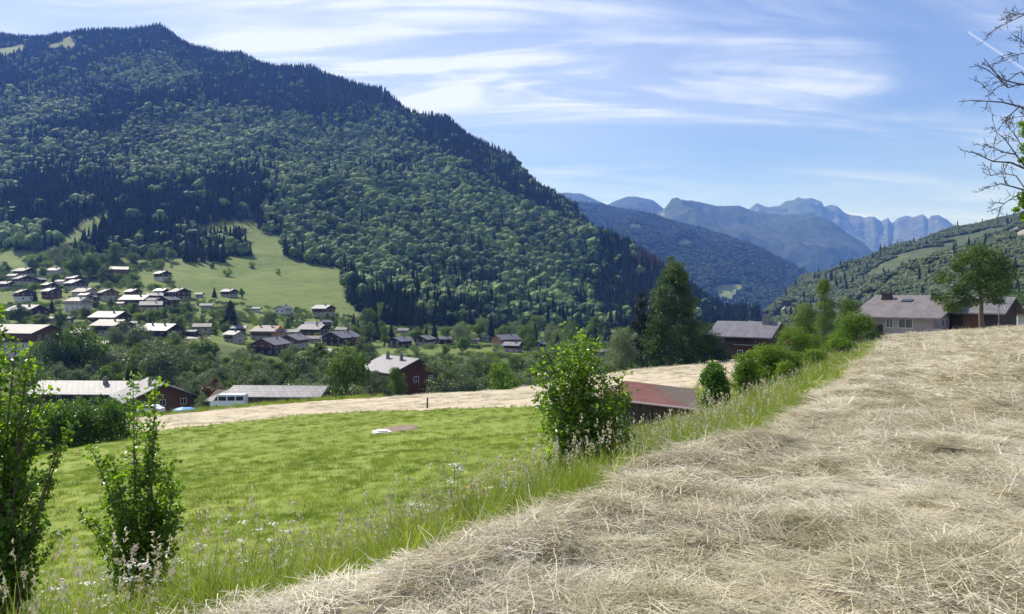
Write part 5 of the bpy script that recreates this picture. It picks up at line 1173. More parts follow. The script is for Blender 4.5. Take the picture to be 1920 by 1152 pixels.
def thickets():
    """undergrowth nobody could count: along the river and between the gardens"""
    rng = np.random.default_rng(31)
    def tproto(k, leaf):
        r = np.random.default_rng(800 + k); cl = [(r.normal() * .3, r.normal() * .3, .35 + .25 * r.random(), .28 + .2 * r.random()) for _ in range(6)]
        V, Fq, t = clump_leaves(cl, 420, .13, r); return proto('thicket_bush', mesh_leaves('thicket_bush', V, Fq, t, leaf))
    def put(name, label, n, y0, y1, p0, p1, h0, h1, leafs, nz, thr, clear):
        y = np.sqrt(rng.random(n) * (y1 ** 2 - y0 ** 2) + y0 ** 2); px = rng.uniform(p0, p1, n); x = (px - HX) / F * y; z = ground(x, y); py = HY - F * z / y; h = rng.uniform(h0, h1, n)
        k = (fbm(x / nz, y / nz, 71, 3) > thr) & (y > y_top(px) + 10) & ~in_poly(px, py, [(255, 512), (420, 500), (640, 512), (632, 560), (640, 590), (560, 572), (430, 545), (330, 535), (262, 540)]) & ~in_poly(px, py, [(350, 634), (445, 634), (470, 668), (345, 665)]) & ~in_poly(px, py, [(585, 650), (740, 650), (740, 668), (585, 672)])
        for (hx, ht, hb, hh, hd, X, Y, rad, sh) in HOUSES:
            k &= np.hypot(x - X, y - Y) > rad * 1.02
            k &= ~((y < hd) & (abs(px - hx) < hh + 3) & (py - h / y * F < ht + (hb - ht) * clear) & (py > ht))
        scatter(name, label, 'undergrowth', np.stack([x, y, z - .2], 1)[k], np.stack([h * 1.1, h * 1.1, h], 1)[k], [tproto(i + len(name), l) for i, l in enumerate(leafs)], rng=rng)
    put('riverside_thicket', 'tangled grey green bushes filling the river bottom', 2600, 150, 240, 40, 1180, 2.5, 5.5, ['leaf_willow', 'leaf_willow', 'leaf_round'], 14, .40, .7)
    put('garden_scrub', 'garden shrubs and hedges crowded between the village houses', 5200, 228, 470, -60, 1150, 1.2, 2.8, ['leaf_round', 'leaf_dark', 'leaf_willow', 'leaf_bright'], 16, .45, .75)
    put('slope_scrub', 'bushes spreading over the slope above the village', 2200, 500, 730, -120, 300, 1.8, 5, ['leaf_round', 'leaf_dark', 'leaf_bright'], 30, .47, .6)
    put('far_thicket', 'mixed bushes of the valley bottom beyond the lime tree', 900, 180, 480, 1100, 1700, 2.5, 6, ['leaf_round', 'leaf_willow', 'leaf_dark'], 20, .42, .7)
thickets()

# ------------------------------------------------------------------ trees and shrubs near the hay field
def tree_px(name, label, cat, base, y, clumps, leaf, ls, nleaf, trunk, r, seed, depth=1.0, grp=None, limbs=9, up=.35):
    """crown given as clumps at photo points (px, py, radius px), spread in depth round the trunk"""
    rng = np.random.default_rng(seed); g = thing(name, label, cat, base, 0, grp)
    cl = []
    for (px, py, rp) in clumps:
        rad = rp / F * y; q = P(px, py, y) - base; off = abs(q[0])
        lim = depth * max(.2, 1.0)
        for s in ((-1, 1) if rad > .35 * abs(q[2]) * .12 else (1,)):
            cl.append((q[0], rng.normal() * rad * .9 * lim + s * rad * .35, q[2], rad * rng.uniform(.85, 1.1)))
    cl = np.array(cl)
    V, Fq, t = clump_leaves(cl, nleaf, ls, rng, up); 
    b = MB(); T = np.array([P(px, py, y) - base for px, py in trunk]); T[0] = [T[0][0], 0, -.4]
    b.tube(T, np.linspace(r, r * .35, len(T)), 9)
    for c in cl[rng.permutation(len(cl))[:limbs]]:
        i = int(rng.integers(max(0, len(T) - 3), len(T))); p0 = T[i]; pm = (p0 + c[:3]) / 2 + [0, 0, .06 * abs(c[2] - p0[2])]
        b.tube([p0, pm, c[:3]], [r * .38, r * .22, r * .06], 6)
    obj('trunk', b.mesh('trunk', [M['bark']], True), g); obj('crown', mesh_leaves('crown', V, Fq, t, leaf), g)
    return g

rngc = np.random.default_rng(3)
def outline(prof, n, rr, rng=rngc):
    """clumps at photo points inside an outline given as (py, left px, right px)"""
    ys = [q[0] for q in prof]; out = []
    for i in range(n):
        py = rng.uniform(ys[0], ys[-1]); l = np.interp(py, ys, [q[1] for q in prof]); r = np.interp(py, ys, [q[2] for q in prof])
        w = (r - l) / 2; rp = min(rr * rng.uniform(.7, 1.3), w * .9); u = rng.uniform(-1, 1); u = np.sign(u) * abs(u) ** .7
        out.append(((l + r) / 2 + u * max(0, w - rp * .8), py, rp))
    return out
LIME = [(484, 1252, 1264), (505, 1244, 1278), (540, 1228, 1296), (575, 1214, 1316), (610, 1206, 1326), (640, 1198, 1334), (665, 1200, 1336), (686, 1212, 1322)]
p = onto(1258, 150); 
tree_px('lime_tree', 'big pyramid shaped lime tree towering over the stubble rim', 'tree', p, 150, outline(LIME, 120, 12), 'leaf_lime', .42, 30000, [(1258, 700), (1258, 660), (1258, 600), (1258, 540)], .42, 41, 1.6)
p = onto(1203, 152); SPR = [(545, 1200, 1206), (575, 1190, 1212), (610, 1182, 1216), (650, 1180, 1216), (680, 1182, 1216)]
tree_px('spruce_tree', 'narrow blue green spruce leaning against the lime tree', 'tree', p, 152, outline(SPR, 34, 9), 'needles', .35, 6000, [(1203, 695), (1203, 620), (1203, 560)], .2, 42, 1.0, up=-.4)
p = onto(1166, 146); tree_px('broadleaf_tree', 'dull green bushy tree beside the lime tree, right above the stubble', 'tree', p, 146, outline([(622, 1150, 1178), (650, 1138, 1192), (680, 1136, 1196)], 20, 13), 'leaf_willow', .34, 4500, [(1166, 694), (1166, 650)], .2, 43)
p = onto(1330, 150); tree_px('broadleaf_tree', 'dark shaded bushes under the lime tree beside the black chalet', 'tree', p, 150, outline([(628, 1318, 1352), (650, 1308, 1368), (672, 1306, 1366)], 20, 12), 'leaf_dark', .34, 4500, [(1335, 684), (1335, 650)], .2, 44)
# fruit tree on the crest
p = onto(1840, 82); p[2] = (HY - 610) / F * 82
FR = [(1830, 470, 14), (1812, 484, 16), (1850, 480, 16), (1868, 497, 17), (1795, 500, 14), (1832, 500, 22), (1880, 515, 15), (1862, 524, 20), (1810, 522, 20), (1782, 518, 12), (1768, 525, 8), (1840, 540, 20), (1874, 542, 14), (1800, 545, 16), (1782, 560, 14), (1776, 576, 10), (1796, 575, 14), (1812, 566, 13), (1858, 560, 12), (1870, 566, 8), (1886, 530, 9), (1756, 530, 5)]
tree_px('fruit_tree', 'spreading old fruit tree with a clear trunk on the crest of the hay field', 'tree', p, 82, FR, 'leaf_lime', .22, 14000, [(1841, 612), (1839, 590), (1840, 566), (1836, 540), (1832, 505)], .3, 45, 1.3, limbs=16)
# hedge of shrubs along the top of the bank
def bank_plant(name, label, cat, cx, base, prof, n, rr, leaf, ls, nleaf, seed, d=None, cat2=None):
    p = onto(cx, d)
    gp = photo(*p)[1]
    if gp > prof[-1][0] + 3: prof = prof + [(gp - 2, prof[-1][1], prof[-1][2])]; n = int(n * (gp - prof[0][0]) / (prof[-2][0] - prof[0][0])); base = gp
    tp = prof[0][0]
    return tree_px(name, label, cat, p, p[1], outline(prof, n, rr, np.random.default_rng(seed)), leaf, ls, nleaf, [(cx, base), (cx, base - (base - tp) * .4), (cx, base - (base - tp) * .75)], .05 + (base - tp) / F * p[1] * .012, seed, .9)
bank_plant('slender_tree', 'tall narrow ash tree rising from the bushes at the bank top', 'tree', 1545, 650, [(520, 1540, 1550), (545, 1532, 1557), (580, 1526, 1564), (615, 1528, 1566), (642, 1532, 1560)], 34, 9, 'leaf_round', .14, 7500, 51, 72)
bank_plant('leafy_shrub', 'grey green shrub mass standing left against the slender ash', 'shrub', 1510, 640, [(572, 1500, 1520), (590, 1486, 1532), (615, 1482, 1538), (635, 1484, 1538)], 24, 13, 'leaf_round', .15, 7500, 52, 76)
bank_plant('leafy_shrub', 'green shrub with ragged top between the ash and the farmhouse', 'shrub', 1592, 628, [(566, 1584, 1602), (580, 1570, 1616), (600, 1566, 1626), (622, 1566, 1630)], 24, 12, 'leaf_round', .15, 7000, 53, 78)
bank_plant('bank_bush', 'bright sunlit bush at the end of the hedge, nearest the farmhouse', 'bush', 1606, 652, [(594, 1588, 1624), (612, 1566, 1644), (632, 1556, 1654), (652, 1558, 1652)], 44, 13, 'leaf_bright', .13, 9500, 54, 64)
bank_plant('bank_bush', 'round bright bush at the middle of the hedge above the grass bank', 'bush', 1490, 668, [(618, 1474, 1506), (634, 1452, 1528), (655, 1444, 1534), (690, 1446, 1530)], 40, 12, 'leaf_bright', .12, 8500, 55, 56)
bank_plant('bank_bush', 'low pale green bramble bush spilling down the grass bank', 'bush', 1452, 730, [(648, 1430, 1474), (672, 1402, 1500), (700, 1392, 1498), (726, 1396, 1490)], 46, 16, 'leaf_bright', .095, 17000, 56, 36)
bank_plant('bank_bush', 'yellow green nettle clump between the dark bush and the brambles', 'bush', 1400, 742, [(660, 1388, 1412), (690, 1372, 1426), (720, 1370, 1430), (742, 1374, 1428)], 24, 12, 'leaf_bright', .085, 8000, 57, 34)
bank_plant('elder_bush', 'dark green rounded elder bush beside the red roofed shed', 'bush', 1340, 778, [(684, 1330, 1346), (698, 1318, 1362), (725, 1310, 1370), (752, 1318, 1366), (774, 1328, 1352)], 36, 12, 'leaf_near2', .11, 8000, 58, 27.5)
for i, (cx, ba, t0, hw, d, lb) in enumerate([(1530, 655, 630, 24, 60, 'small bushy growth below the slender ash'), (1560, 662, 628, 24, 58, 'leafy clump on the bank below the sunlit end bush'), (1634, 646, 622, 12, 60, 'dark small bush touching the hay edge near the farmhouse')]):
    bank_plant('bank_bush', lb, 'bush', cx, ba, [(t0, cx - hw * .5, cx + hw * .5), ((t0 + ba) / 2, cx - hw, cx + hw), (ba - 2, cx - hw, cx + hw)], 12, 9, 'leaf_bright' if i < 2 else 'leaf_dark', .11, 2500, 60 + i, d)
bank_plant('bank_bush', 'leafy bright bush low on the bank between the brambles and the hay', 'bush', 1474, 735, [(688, 1462, 1486), (702, 1450, 1500), (722, 1446, 1502)], 18, 11, 'leaf_bright', .085, 5500, 81, 30)
bank_plant('bank_bush', 'small leafy bush on the bank midway between nettles and ash', 'bush', 1528, 705, [(660, 1518, 1540), (672, 1506, 1554), (694, 1502, 1556)], 18, 10, 'leaf_bright', .09, 5500, 82, 38)
bank_plant('bank_bush', 'spreading bush filling the gap below the bright end bush', 'bush', 1578, 680, [(640, 1566, 1590), (652, 1554, 1604), (668, 1552, 1606)], 18, 10, 'leaf_bright', .11, 5500, 83, 46)
# hedge across the lower meadow edge
def hedge():
    rng = np.random.default_rng(66); g = thing('hedge', 'long dark overgrown hedge at the far edge of the green meadow', 'hedge', onto(130, 52)); p0 = onto(130, 52); cl = []; b = MB()
    for n_, px in enumerate(np.arange(8, 240, 4.0)):
        q = onto(px + rng.normal() * 2, np.interp(px, [0, 240], [47, 57])); h = np.interp(px, [0, 30, 120, 180, 235, 242], [2.2, 2.9, 3.0, 3.2, 2.7, 1.9]) * rng.uniform(.9, 1.1)
        for k in range(5):
            z = (k + .5) / 5 * h; cl.append((q[0] - p0[0] + rng.normal() * .4, q[1] - p0[1] + rng.normal() * .5, q[2] - p0[2] + z * rng.uniform(.8, 1.1), rng.uniform(.4, .8)))
        if n_ % 6 == 0: b.tube([q - p0 - [0, 0, .2], q - p0 + [rng.normal() * .1, 0, h * .4], q - p0 + [rng.normal() * .2, rng.normal() * .2, h * .8]], [.05, .035, .015], 5)
    V, Fq, t = clump_leaves(cl, 26000, .16, rng); obj('stems', b.mesh('stems', [M['bark']]), g); obj('foliage', mesh_leaves('foliage', V, Fq, t, 'leaf_near2'), g)
hedge()

def sapling(name, label, cat, base_px, y, tips, leaf, ls, density, seed, spread=.16, r=.02, bare=.16, base=None):
    """young plant: stems run to photo points, carry side twigs, and the twigs carry leaves"""
    rng = np.random.default_rng(seed); p = onto(base_px, y) if base is None else base; g = thing(name, label, cat, p)
    b = MB(); Cs = []; Ns = []
    for (px, py, wd, dz) in tips:
        tip = P(px, py, y) - p; tip[1] = dz + rng.normal() * .12; L_ = np.linalg.norm(tip)
        st = np.array([tip[0] * .3 + rng.normal() * .08, tip[1] * .3 + rng.normal() * .08, -.15]); mid = np.array([st[0] * .55 + tip[0] * .25 + rng.normal() * .07, tip[1] * .4, tip[2] * .55])
        tt = np.linspace(0, 1, 12)[:, None]; S = (1 - tt) ** 2 * st + 2 * tt * (1 - tt) * mid + tt ** 2 * tip
        b.tube(S, np.linspace(r * (.3 + .35 * L_ / 2), r * .14, 12), 6)
        nt_ = int(density * L_)
        for k in range(nt_):
            u = bare + (1 - bare) * rng.random() ** .9; i = min(10, int(u * 11)); q = S[i] * (1 - (u * 11 - i)) + S[i + 1] * (u * 11 - i) if u < 1 else S[11]
            ln = wd / F * y * (1.15 - .7 * u ** 2) * rng.uniform(.3, 1.5); d = unit(rng, 1)[0]; d[2] = abs(d[2]) * .7 + .15; d /= np.linalg.norm(d); e = q + d * ln
            b.tube([q, (q + e) / 2 + [0, 0, -.02], e], [r * .16, r * .12, r * .06], 4)
            m = max(3, int(ln / ls * 2.4)); v = rng.uniform(.25, 1.05, m)[:, None]
            Cs.append(q + (e - q) * v + rng.normal(size=(m, 3)) * ls * .55); nn = rng.normal(size=(m, 3)) * .75 + [0, 0, .75] + d * .25; Ns.append(nn / np.linalg.norm(nn, axis=1, keepdims=True))
    C_ = np.concatenate(Cs); N_ = np.concatenate(Ns)
    V, Fq, t = leaves(C_, N_, ls * rng.uniform(.45, 1.3, len(C_)), rng, .78, .22)
    obj('stems', b.mesh('stems', [M['bark']], True), g); obj('foliage', mesh_leaves('foliage', V, Fq, t, leaf), g)
    print(name, len(C_), 'leaves'); return g
sapling('maple_sapling', 'dense bushy young maple on the bank, before the red roofed shed', 'shrub', 1112, 10.6,
        [(1075, 618, 46, .0), (1100, 640, 50, .25), (1048, 655, 44, -.1), (1022, 655, 30, .1), (1012, 690, 34, -.2), (1008, 750, 34, .2), (1035, 720, 52, -.3), (1060, 700, 60, .3), (1085, 690, 62, -.25), (1118, 660, 44, .1), (1130, 700, 52, -.1),
         (1150, 735, 46, .15), (1172, 700, 26, 0), (1180, 740, 32, .2), (1165, 775, 44, -.2), (1172, 810, 36, .1), (1140, 790, 56, .3), (1100, 780, 62, -.35), (1060, 790, 56, .3), (1028, 800, 40, -.1), (1020, 830, 30, .15), (1150, 835, 40, -.2), (1090, 830, 56, .2), (1060, 845, 44, -.25), (1128, 848, 40, .1)], 'leaf_near', .064, 40, 71, r=.018, bare=.12)
sapling('young_tree', 'young hazel with two tall leafy shoots standing on the meadow edge', 'shrub', 270, 12.5,
        [(251, 708, 26, .1), (296, 712, 30, -.1), (262, 760, 26, .15), (240, 800, 26, .2), (300, 800, 30, -.2), (275, 850, 44, 0), (205, 858, 26, .1), (165, 838, 18, -.1), (180, 870, 24, .2), (225, 900, 40, -.2), (320, 860, 28, .1), (345, 895, 16, -.15), (318, 920, 36, .2), (255, 930, 50, -.3), (200, 940, 36, .2), (345, 950, 26, 0), (290, 975, 44, .3), (235, 985, 44, -.2), (170, 975, 30, .1), (140, 960, 22, .15), (325, 990, 26, -.2), (270, 1010, 40, 0)], 'leaf_near', .088, 24, 72, r=.03, bare=.08)
sapling('young_tree', 'nearest leafy tree reaching in at the picture edge with drooping lower twigs', 'tree', -30, 10.5,
        [(8, 575, 20, 0), (18, 640, 40, .2), (62, 655, 24, -.1), (40, 690, 44, .2), (75, 700, 26, 0), (0, 720, 60, -.3), (45, 745, 50, .3), (66, 790, 40, -.1), (20, 800, 60, .2), (120, 800, 14, 0), (133, 800, 10, .1), (-20, 650, 60, 0), (-50, 720, 70, .3), (-60, 820, 70, -.3), (20, 860, 50, .1), (75, 872, 16, -.1), (92, 900, 18, .1), (60, 930, 30, .2), (30, 960, 40, -.1), (80, 990, 26, 0), (110, 1000, 22, .15), (0, 900, 50, .3), (-40, 930, 60, 0), (48, 1010, 30, .2)], 'leaf_near', .08, 21, 73, r=.034, bare=.1)

def bare_tree():
    """half dead tree whose trunk stands just out of the picture; its branches reach in"""
    y = 15.0; rng = np.random.default_rng(9); p = onto(2035, y); g = thing('bare_tree', 'nearly leafless tree reaching thin dark branches in from the edge', 'tree', p); b = MB(); tw = []
    Wp = lambda px, py, d=0: P(px, py, y + d) - p
    T = [(0, 0, -.4), Wp(2032, 560), Wp(2010, 420), Wp(1990, 250), Wp(2000, 60), Wp(2020, -160)]; b.tube(T, [.2, .17, .15, .12, .09, .04], 9)
    BR = [[(2000, 60), (1960, 30), (1925, 26), (1895, 40), (1872, 52), (1856, 65)], [(1925, 26), (1905, 27), (1893, 25)], [(1993, 220), (1960, 180), (1935, 160), (1912, 158), (1880, 150), (1862, 133), (1845, 110)], [(1912, 158), (1890, 165), (1870, 145), (1850, 130), (1826, 120)],
          [(1990, 260), (1950, 215), (1912, 200), (1880, 192), (1850, 190), (1823, 188)], [(1912, 200), (1895, 215), (1880, 230)], [(1955, 180), (1930, 100), (1915, 75), (1895, 62)], [(1940, 120), (1920, 100), (1898, 105), (1875, 112)], [(1935, 160), (1915, 135), (1905, 140), (1880, 160), (1855, 172), (1832, 150)],
          [(2000, 360), (1960, 330), (1925, 318), (1895, 305), (1862, 303), (1838, 292), (1820, 283)], [(1925, 318), (1905, 290), (1885, 262), (1868, 248), (1862, 228)], [(1905, 290), (1880, 285), (1858, 275), (1842, 270)], [(2005, 400), (1960, 362), (1925, 358), (1898, 350), (1876, 345), (1852, 352)], [(1925, 358), (1905, 330), (1880, 325), (1858, 330), (1852, 312)], [(1940, 362), (1910, 365), (1885, 380), (1868, 398)], [(1960, 340), (1930, 290), (1908, 262), (1892, 240)], [(1975, 235), (1940, 222), (1915, 218), (1893, 224)]]
    def grow(S, r0, lvl):
        S = np.array(S); b.tube(S, np.linspace(r0, max(r0 * .25, .004), len(S)), 5)
        if lvl == 0: return
        for k in range(7 if lvl == 2 else 4):
            u = .25 + .75 * rng.random(); f = u * (len(S) - 1); i = min(int(f), len(S) - 2); q = S[i] + (S[i + 1] - S[i]) * (f - i); d = S[i + 1] - S[i]; d = d / (np.linalg.norm(d) + 1e-9)
            d = d + rng.normal(size=3) * .62; d /= np.linalg.norm(d); L_ = rng.uniform(.12, .33) * (.55 if lvl == 1 else 1)
            Q = [q]
            for s in range(4): d = d + rng.normal(size=3) * .22; d /= np.linalg.norm(d); Q.append(Q[-1] + d * L_ / 4)
            grow(Q, max(r0 * .4, .0045), lvl - 1)
    for k, br in enumerate(BR):
        d0 = rng.normal() * .5; S = [Wp(px, py, d0 * min(1, i / 3)) for i, (px, py) in enumerate(br)]; grow(S, .028 if k in (2, 4, 9, 12) else .016, 2)
    for z_, dx_, dy_ in ((2.6, 1.6, .5), (3.6, 2.0, -.9), (4.8, 1.3, 1.5), (5.6, .6, -1.8), (6.2, 1.4, .2)):     # limbs on the far side
        q = np.array([np.interp(z_, [t[2] for t in T], [t[0] for t in T]), 0, z_]); grow([q, q + [dx_ * .4, dy_ * .4, .3], q + [dx_ * .8, dy_ * .8, .5], q + [dx_ * 1.3, dy_ * 1.3, .9]], .03, 2)
    obj('trunk', b.mesh('trunk', [M['bare_bark']], True), g)
    cl = []
    for (px, py, rp) in [(1918, 232, 7), (1926, 245, 12), (1915, 256, 5), (1930, 275, 14), (1922, 300, 8), (1918, 368, 9), (1914, 392, 6), (1930, 380, 14), (1925, 405, 10), (1918, 415, 5)]:
        q = Wp(px, py); cl.append((q[0], rng.normal() * .1, q[2], rp / F * y))
    V, Fq, t = clump_leaves(cl, 900, .07, rng); obj('leaf_tufts', mesh_leaves('leaf_tufts', V, Fq, t, 'leaf_near'), g)
bare_tree()

# ------------------------------------------------------------------ cut hay, tall grass, meadow
def ribbons(rng, start, azim, length, width, rise, curl, segs, tint, droop=0.0, lift=0.0):
    """curved blades: start (n,3), heading azim, rise = initial elevation angle, curl bends them down"""
    n = len(start); P_ = [start]; el = np.array(rise, float); az = np.array(azim, float); st = length / segs
    for k in range(segs):
        d = np.stack([np.cos(az) * np.cos(el), np.sin(az) * np.cos(el), np.sin(el)], 1); P_.append(P_[-1] + d * st[:, None]); el = el - curl / segs; az = az + rng.normal(size=n) * .18
    P_ = np.stack(P_, 1); ta = rng.random(n) * np.pi
    side = np.stack([-np.sin(azim), np.cos(azim), np.zeros(n)], 1) * np.cos(ta)[:, None] + np.array([0, 0, 1.0]) * np.sin(ta)[:, None] * .6
    wk = np.linspace(1, .25, segs + 1) ** .6
    off = side[:, None, :] * (width[:, None] * wk[None])[:, :, None] * .5
    V = np.stack([P_ - off, P_ + off], 2).reshape(n, -1, 3); m = (segs + 1) * 2
    k = np.arange(segs) * 2; q = np.stack([k, k + 1, k + 3, k + 2], 1)
    Fq = (np.arange(n)[:, None, None] * m + q[None]).reshape(-1, 4)
    return V.reshape(-1, 3), Fq, np.repeat(tint, m)

def hay_proto(k, n, rad, ln, wd, loft):
    rng = np.random.default_rng(500 + k); r = rad * rng.random(n) ** .6; th = rng.random(n) * 6.283
    z = loft * rng.random(n) ** 1.5 * np.exp(-(r / rad) ** 2 * 1.5)
    main = rng.random() * 6.28
    az = np.where(rng.random(n) < .55, main + rng.normal(size=n) * .45, rng.random(n) * 6.283)
    s = np.stack([r * np.cos(th) - np.cos(az) * ln * .4, r * np.sin(th) - np.sin(az) * ln * .4, z], 1)
    L_ = ln * rng.uniform(.4, 1.35, n); t = np.clip(rng.normal(.56, .24, n), 0, 1)
    V, Fq, t = ribbons(rng, s, az, L_, wd * rng.uniform(.5, 1.4, n), np.where(rng.random(n) < .05, rng.uniform(.2, .8, n), rng.normal(.06, .13, n)), rng.normal(.25, .3, n), 4, t)
    V[:, 2] = np.maximum(V[:, 2], -.012)
    return proto('hay_tuft', mesh_leaves('hay_tuft', V, Fq, t, 'hay'))

def grass_proto(k, n, rad, h, wd, m, heads=0):
    rng = np.random.default_rng(600 + k); r = rad * rng.random(n) ** .7; th = rng.random(n) * 6.283
    s = np.stack([r * np.cos(th), r * np.sin(th), np.full(n, -.03)], 1); az = th + rng.normal(size=n) * .9
    L_ = h * rng.uniform(.45, 1.1, n); V, Fq, t = ribbons(rng, s, az, L_, wd * rng.uniform(.6, 1.3, n), 1.57 - abs(rng.normal(0, .24, n)), rng.uniform(.1, 1.3, n), 4, rng.random(n) * .7)
    mb = MB(); mb.add(V, Fq, 0, t)
    if heads:
        r = rad * rng.random(heads) ** .7; th = rng.random(heads) * 6.283; s = np.stack([r * np.cos(th), r * np.sin(th), np.zeros(heads)], 1)
        hh = h * rng.uniform(.95, 1.45, heads); V, Fq, t = ribbons(rng, s, th, hh, np.full(heads, wd * .55), 1.57 - abs(rng.normal(0, .12, heads)), rng.uniform(.0, .35, heads), 4, np.full(heads, .8)); mb.add(V, Fq, 0, t)
        tips = V.reshape(heads, -1, 3)[:, -2:].mean(1)
        C = (tips[:, None] + rng.normal(size=(heads, 7, 3)) * [.008, .008, .045] - [0, 0, .05]).reshape(-1, 3)
        V, Fq, t = leaves(C, unit(rng, len(C)), np.full(len(C), .038), rng, .35, .1, rng.uniform(.3, .85, len(C))); mb.add(V, Fq, 1, t)
    return proto('grass_tuft', mb.mesh('grass_tuft', [M[m], M['hay']], False, True))

def umbel_proto(k, m='flower'):
    rng = np.random.default_rng(700 + k); b = MB(); h = rng.uniform(.55, .85)
    b.tube([(0, 0, -.05), (.02, .01, h * .5), (.03, .0, h)], [.005, .004, .003], 4, 1)
    for j in range(3):
        q = np.array([.03, 0, h]) if j == 0 else np.array([rng.normal() * .09, rng.normal() * .09, h * rng.uniform(.75, .95)])
        if j: b.tube([(.02, .01, h * .5), q * [.7, .7, .85], q], [.003, .003, .002], 4, 1)
        n = 16; C = q + np.stack([rng.normal(size=n) * .028, rng.normal(size=n) * .028, rng.random(n) * .012], 1)
        V, Fq, t = leaves(C, np.tile([0, 0, 1.0], (n, 1)) + rng.normal(size=(n, 3)) * .25, np.full(n, .024), rng, .9, .0); b.add(V, Fq, 0, t)
    return proto('flower_stem', b.mesh('flower_stem', [M[m], M['grass_tall']], False, True))

def sample(n, y0, y1, px0, px1, rng, pad=1.2):
    y = np.sqrt(rng.random(n) * (y1 ** 2 - y0 ** 2) + y0 ** 2); x = (rng.uniform(px0, px1, n) - HX) / F * y + rng.normal(size=n) * pad * .3
    return x, y

def cover():
    rng = np.random.default_rng(21); fw = 2650 / F
    A = [hay_proto(i, 120, .26, .34, .0055, .07) for i in range(6)]; B = [hay_proto(20 + i, 90, .42, .48, .012, .08) for i in range(5)]; C = [hay_proto(40 + i, 60, .75, .7, .028, .09) for i in range(4)]
    pts, sc, pid = [], [], []
    for (y0, y1, dens, off, nn, s0) in ((2.2, 7, 74, 0, 6, .9), (7, 13, 40, 0, 6, 1.15), (12, 34, 9.5, 6, 5, 1.0), (33, 92, 2.3, 11, 4, 1.0)):
        n = int(dens * .5 * (y1 ** 2 - y0 ** 2) * fw); x, y = sample(n, y0, y1, -120, 2530, rng); s = edge_dist(x, y); k = s < -.02 + .22 * rng.random(n)
        lump = fbm(x / .9, y / .7, 83, 3); k &= (rng.random(n) < .3 + 1.1 * sstep(.32, .62, lump)); x, y, s, lump = x[k], y[k], s[k], lump[k]
        pts.append(np.stack([x, y, ground(x, y) + .01], 1)); u = s0 * rng.uniform(.75, 1.25, len(x)); zz = u * (.35 + 1.15 * sstep(.5, .78, lump)) * (1 + .45 * np.sin(s * 3.6) * sstep(8, 16, y)) * np.where((s > -.9) & (y < 12), 1.3, 1.0)
        sc.append(np.stack([u, u, zz], 1)); pid.append(rng.integers(off, off + nn, len(x)))
    pts, sc, pid = np.concatenate(pts), np.concatenate(sc), np.concatenate(pid)
    for nm, lo, hi, pr, lb in (('cut_hay', 0, 6, A, 'loose straw coloured cut hay strewn over the nearest part of the field'), ('drying_hay', 6, 11, B, 'drying cut hay covering the middle of the field'), ('spread_hay', 11, 15, C, 'pale spread hay on the farther field up to its crest')):
        k = (pid >= lo) & (pid < hi); print(nm, k.sum()); scatter(nm, lb, 'hay', pts[k], sc[k], pr, pid[k] - lo, rng=rng, tilt=.12)
    n = 5200; x, y = sample(n, 52, 150, 240, 1420, rng); px = HX + F * x / y; s = edge_dist(x, y); k = (s > bank_w(y)) & (y > y_mead(px) + 1.5) & (y < y_top(px) - 1) & (rng.random(n) < sstep(.3, .7, fbm(x / 6, y / 2.2, 14, 3))); x, y = x[k], y[k]
    scatter('stubble_straw', 'thin straw left lying on the far stubble strip', 'hay', np.stack([x, y, ground(x, y)], 1), np.stack([np.full(len(x), 1.3), np.full(len(x), 1.3), rng.uniform(.3, .9, len(x))], 1), C, rng=rng, tilt=.05)
    # dark dry weeds caught in the hay
    T = [grass_proto(i, 54, .12, .55, .006, 'grass_tall', 2) for i in range(5)]; T2 = [grass_proto(10 + i, 50, .24, .46, .014, 'grass_tall', 1) for i in range(4)]
    P3, S3, I3 = [], [], []
    def patch(y0, y1, dens, protos_off, n_, s0, px0, px1, cond):
        n = int(dens * .5 * (y1 ** 2 - y0 ** 2) * (px1 - px0) / F); x, y = sample(n, y0, y1, px0, px1, rng); s = edge_dist(x, y); u = s / bank_w(y); k = cond(x, y, s, u); x, y = x[k], y[k]
        P3.append(np.stack([x, y, ground(x, y)], 1)); q = s0 * rng.uniform(.6, 1.2, len(x)); S3.append(q); I3.append(rng.integers(protos_off, protos_off + n_, len(x)))
    bank = lambda x, y, s, u: (s > .05) & ~((y > 19) & (u > .38) & (u < 1.0) & (HX + F * x / y > 1362) & (rng.random(len(x)) < .8)) & (u < 1.0 + .25 * vnoise(x * 1.5, y * 1.5, 8)) & (rng.random(len(x)) < .55 + .6 * vnoise(x / 1.4, y / 1.4, 12)) & (rng.random(len(x)) < 1.15 - .55 * np.clip(u, 0, 1))
    patch(3.2, 10, 34, 0, 5, 1.0, -350, 1500, bank); patch(10, 18, 22, 0, 5, 1.05, -200, 1500, bank); patch(18, 70, 6.5, 5, 4, 1.0, 1150, 1760, bank)
    rim = lambda x, y, s, u: (u > .95) & (abs(y - y_mead(HX + F * x / y) - (fbm(x / 3, y / 3, 61, 3) - .5) * 3.5) < .5)
    patch(40, 76, 5, 5, 4, .45, 240, 1330, rim)
    rim2 = lambda x, y, s, u: (u > .95) & (y - y_top(HX + F * x / y) > -1.5) & (y - y_top(HX + F * x / y) < 7)
    patch(84, 116, 1.1, 5, 4, 1.6, -100, 720, rim2)
    Pa, Sa, Ia = np.concatenate(P3), np.concatenate(S3), np.concatenate(I3)
    for nm, lo, hi, pr, lb in (('tall_grass', 0, 5, T, 'uncut seeding grass on the near bank'), ('rough_grass', 5, 9, T2, 'uncut yellowing grass on the farther bank and field rims')):
        k = (Ia >= lo) & (Ia < hi); print(nm, k.sum()); scatter(nm, lb, 'grass', Pa[k], Sa[k], pr, Ia[k] - lo, rng=rng, tilt=.12)
    # meadow turf
    S_ = [grass_proto(30 + i, 60, .24, .13, .011, 'grass_short') for i in range(5)]
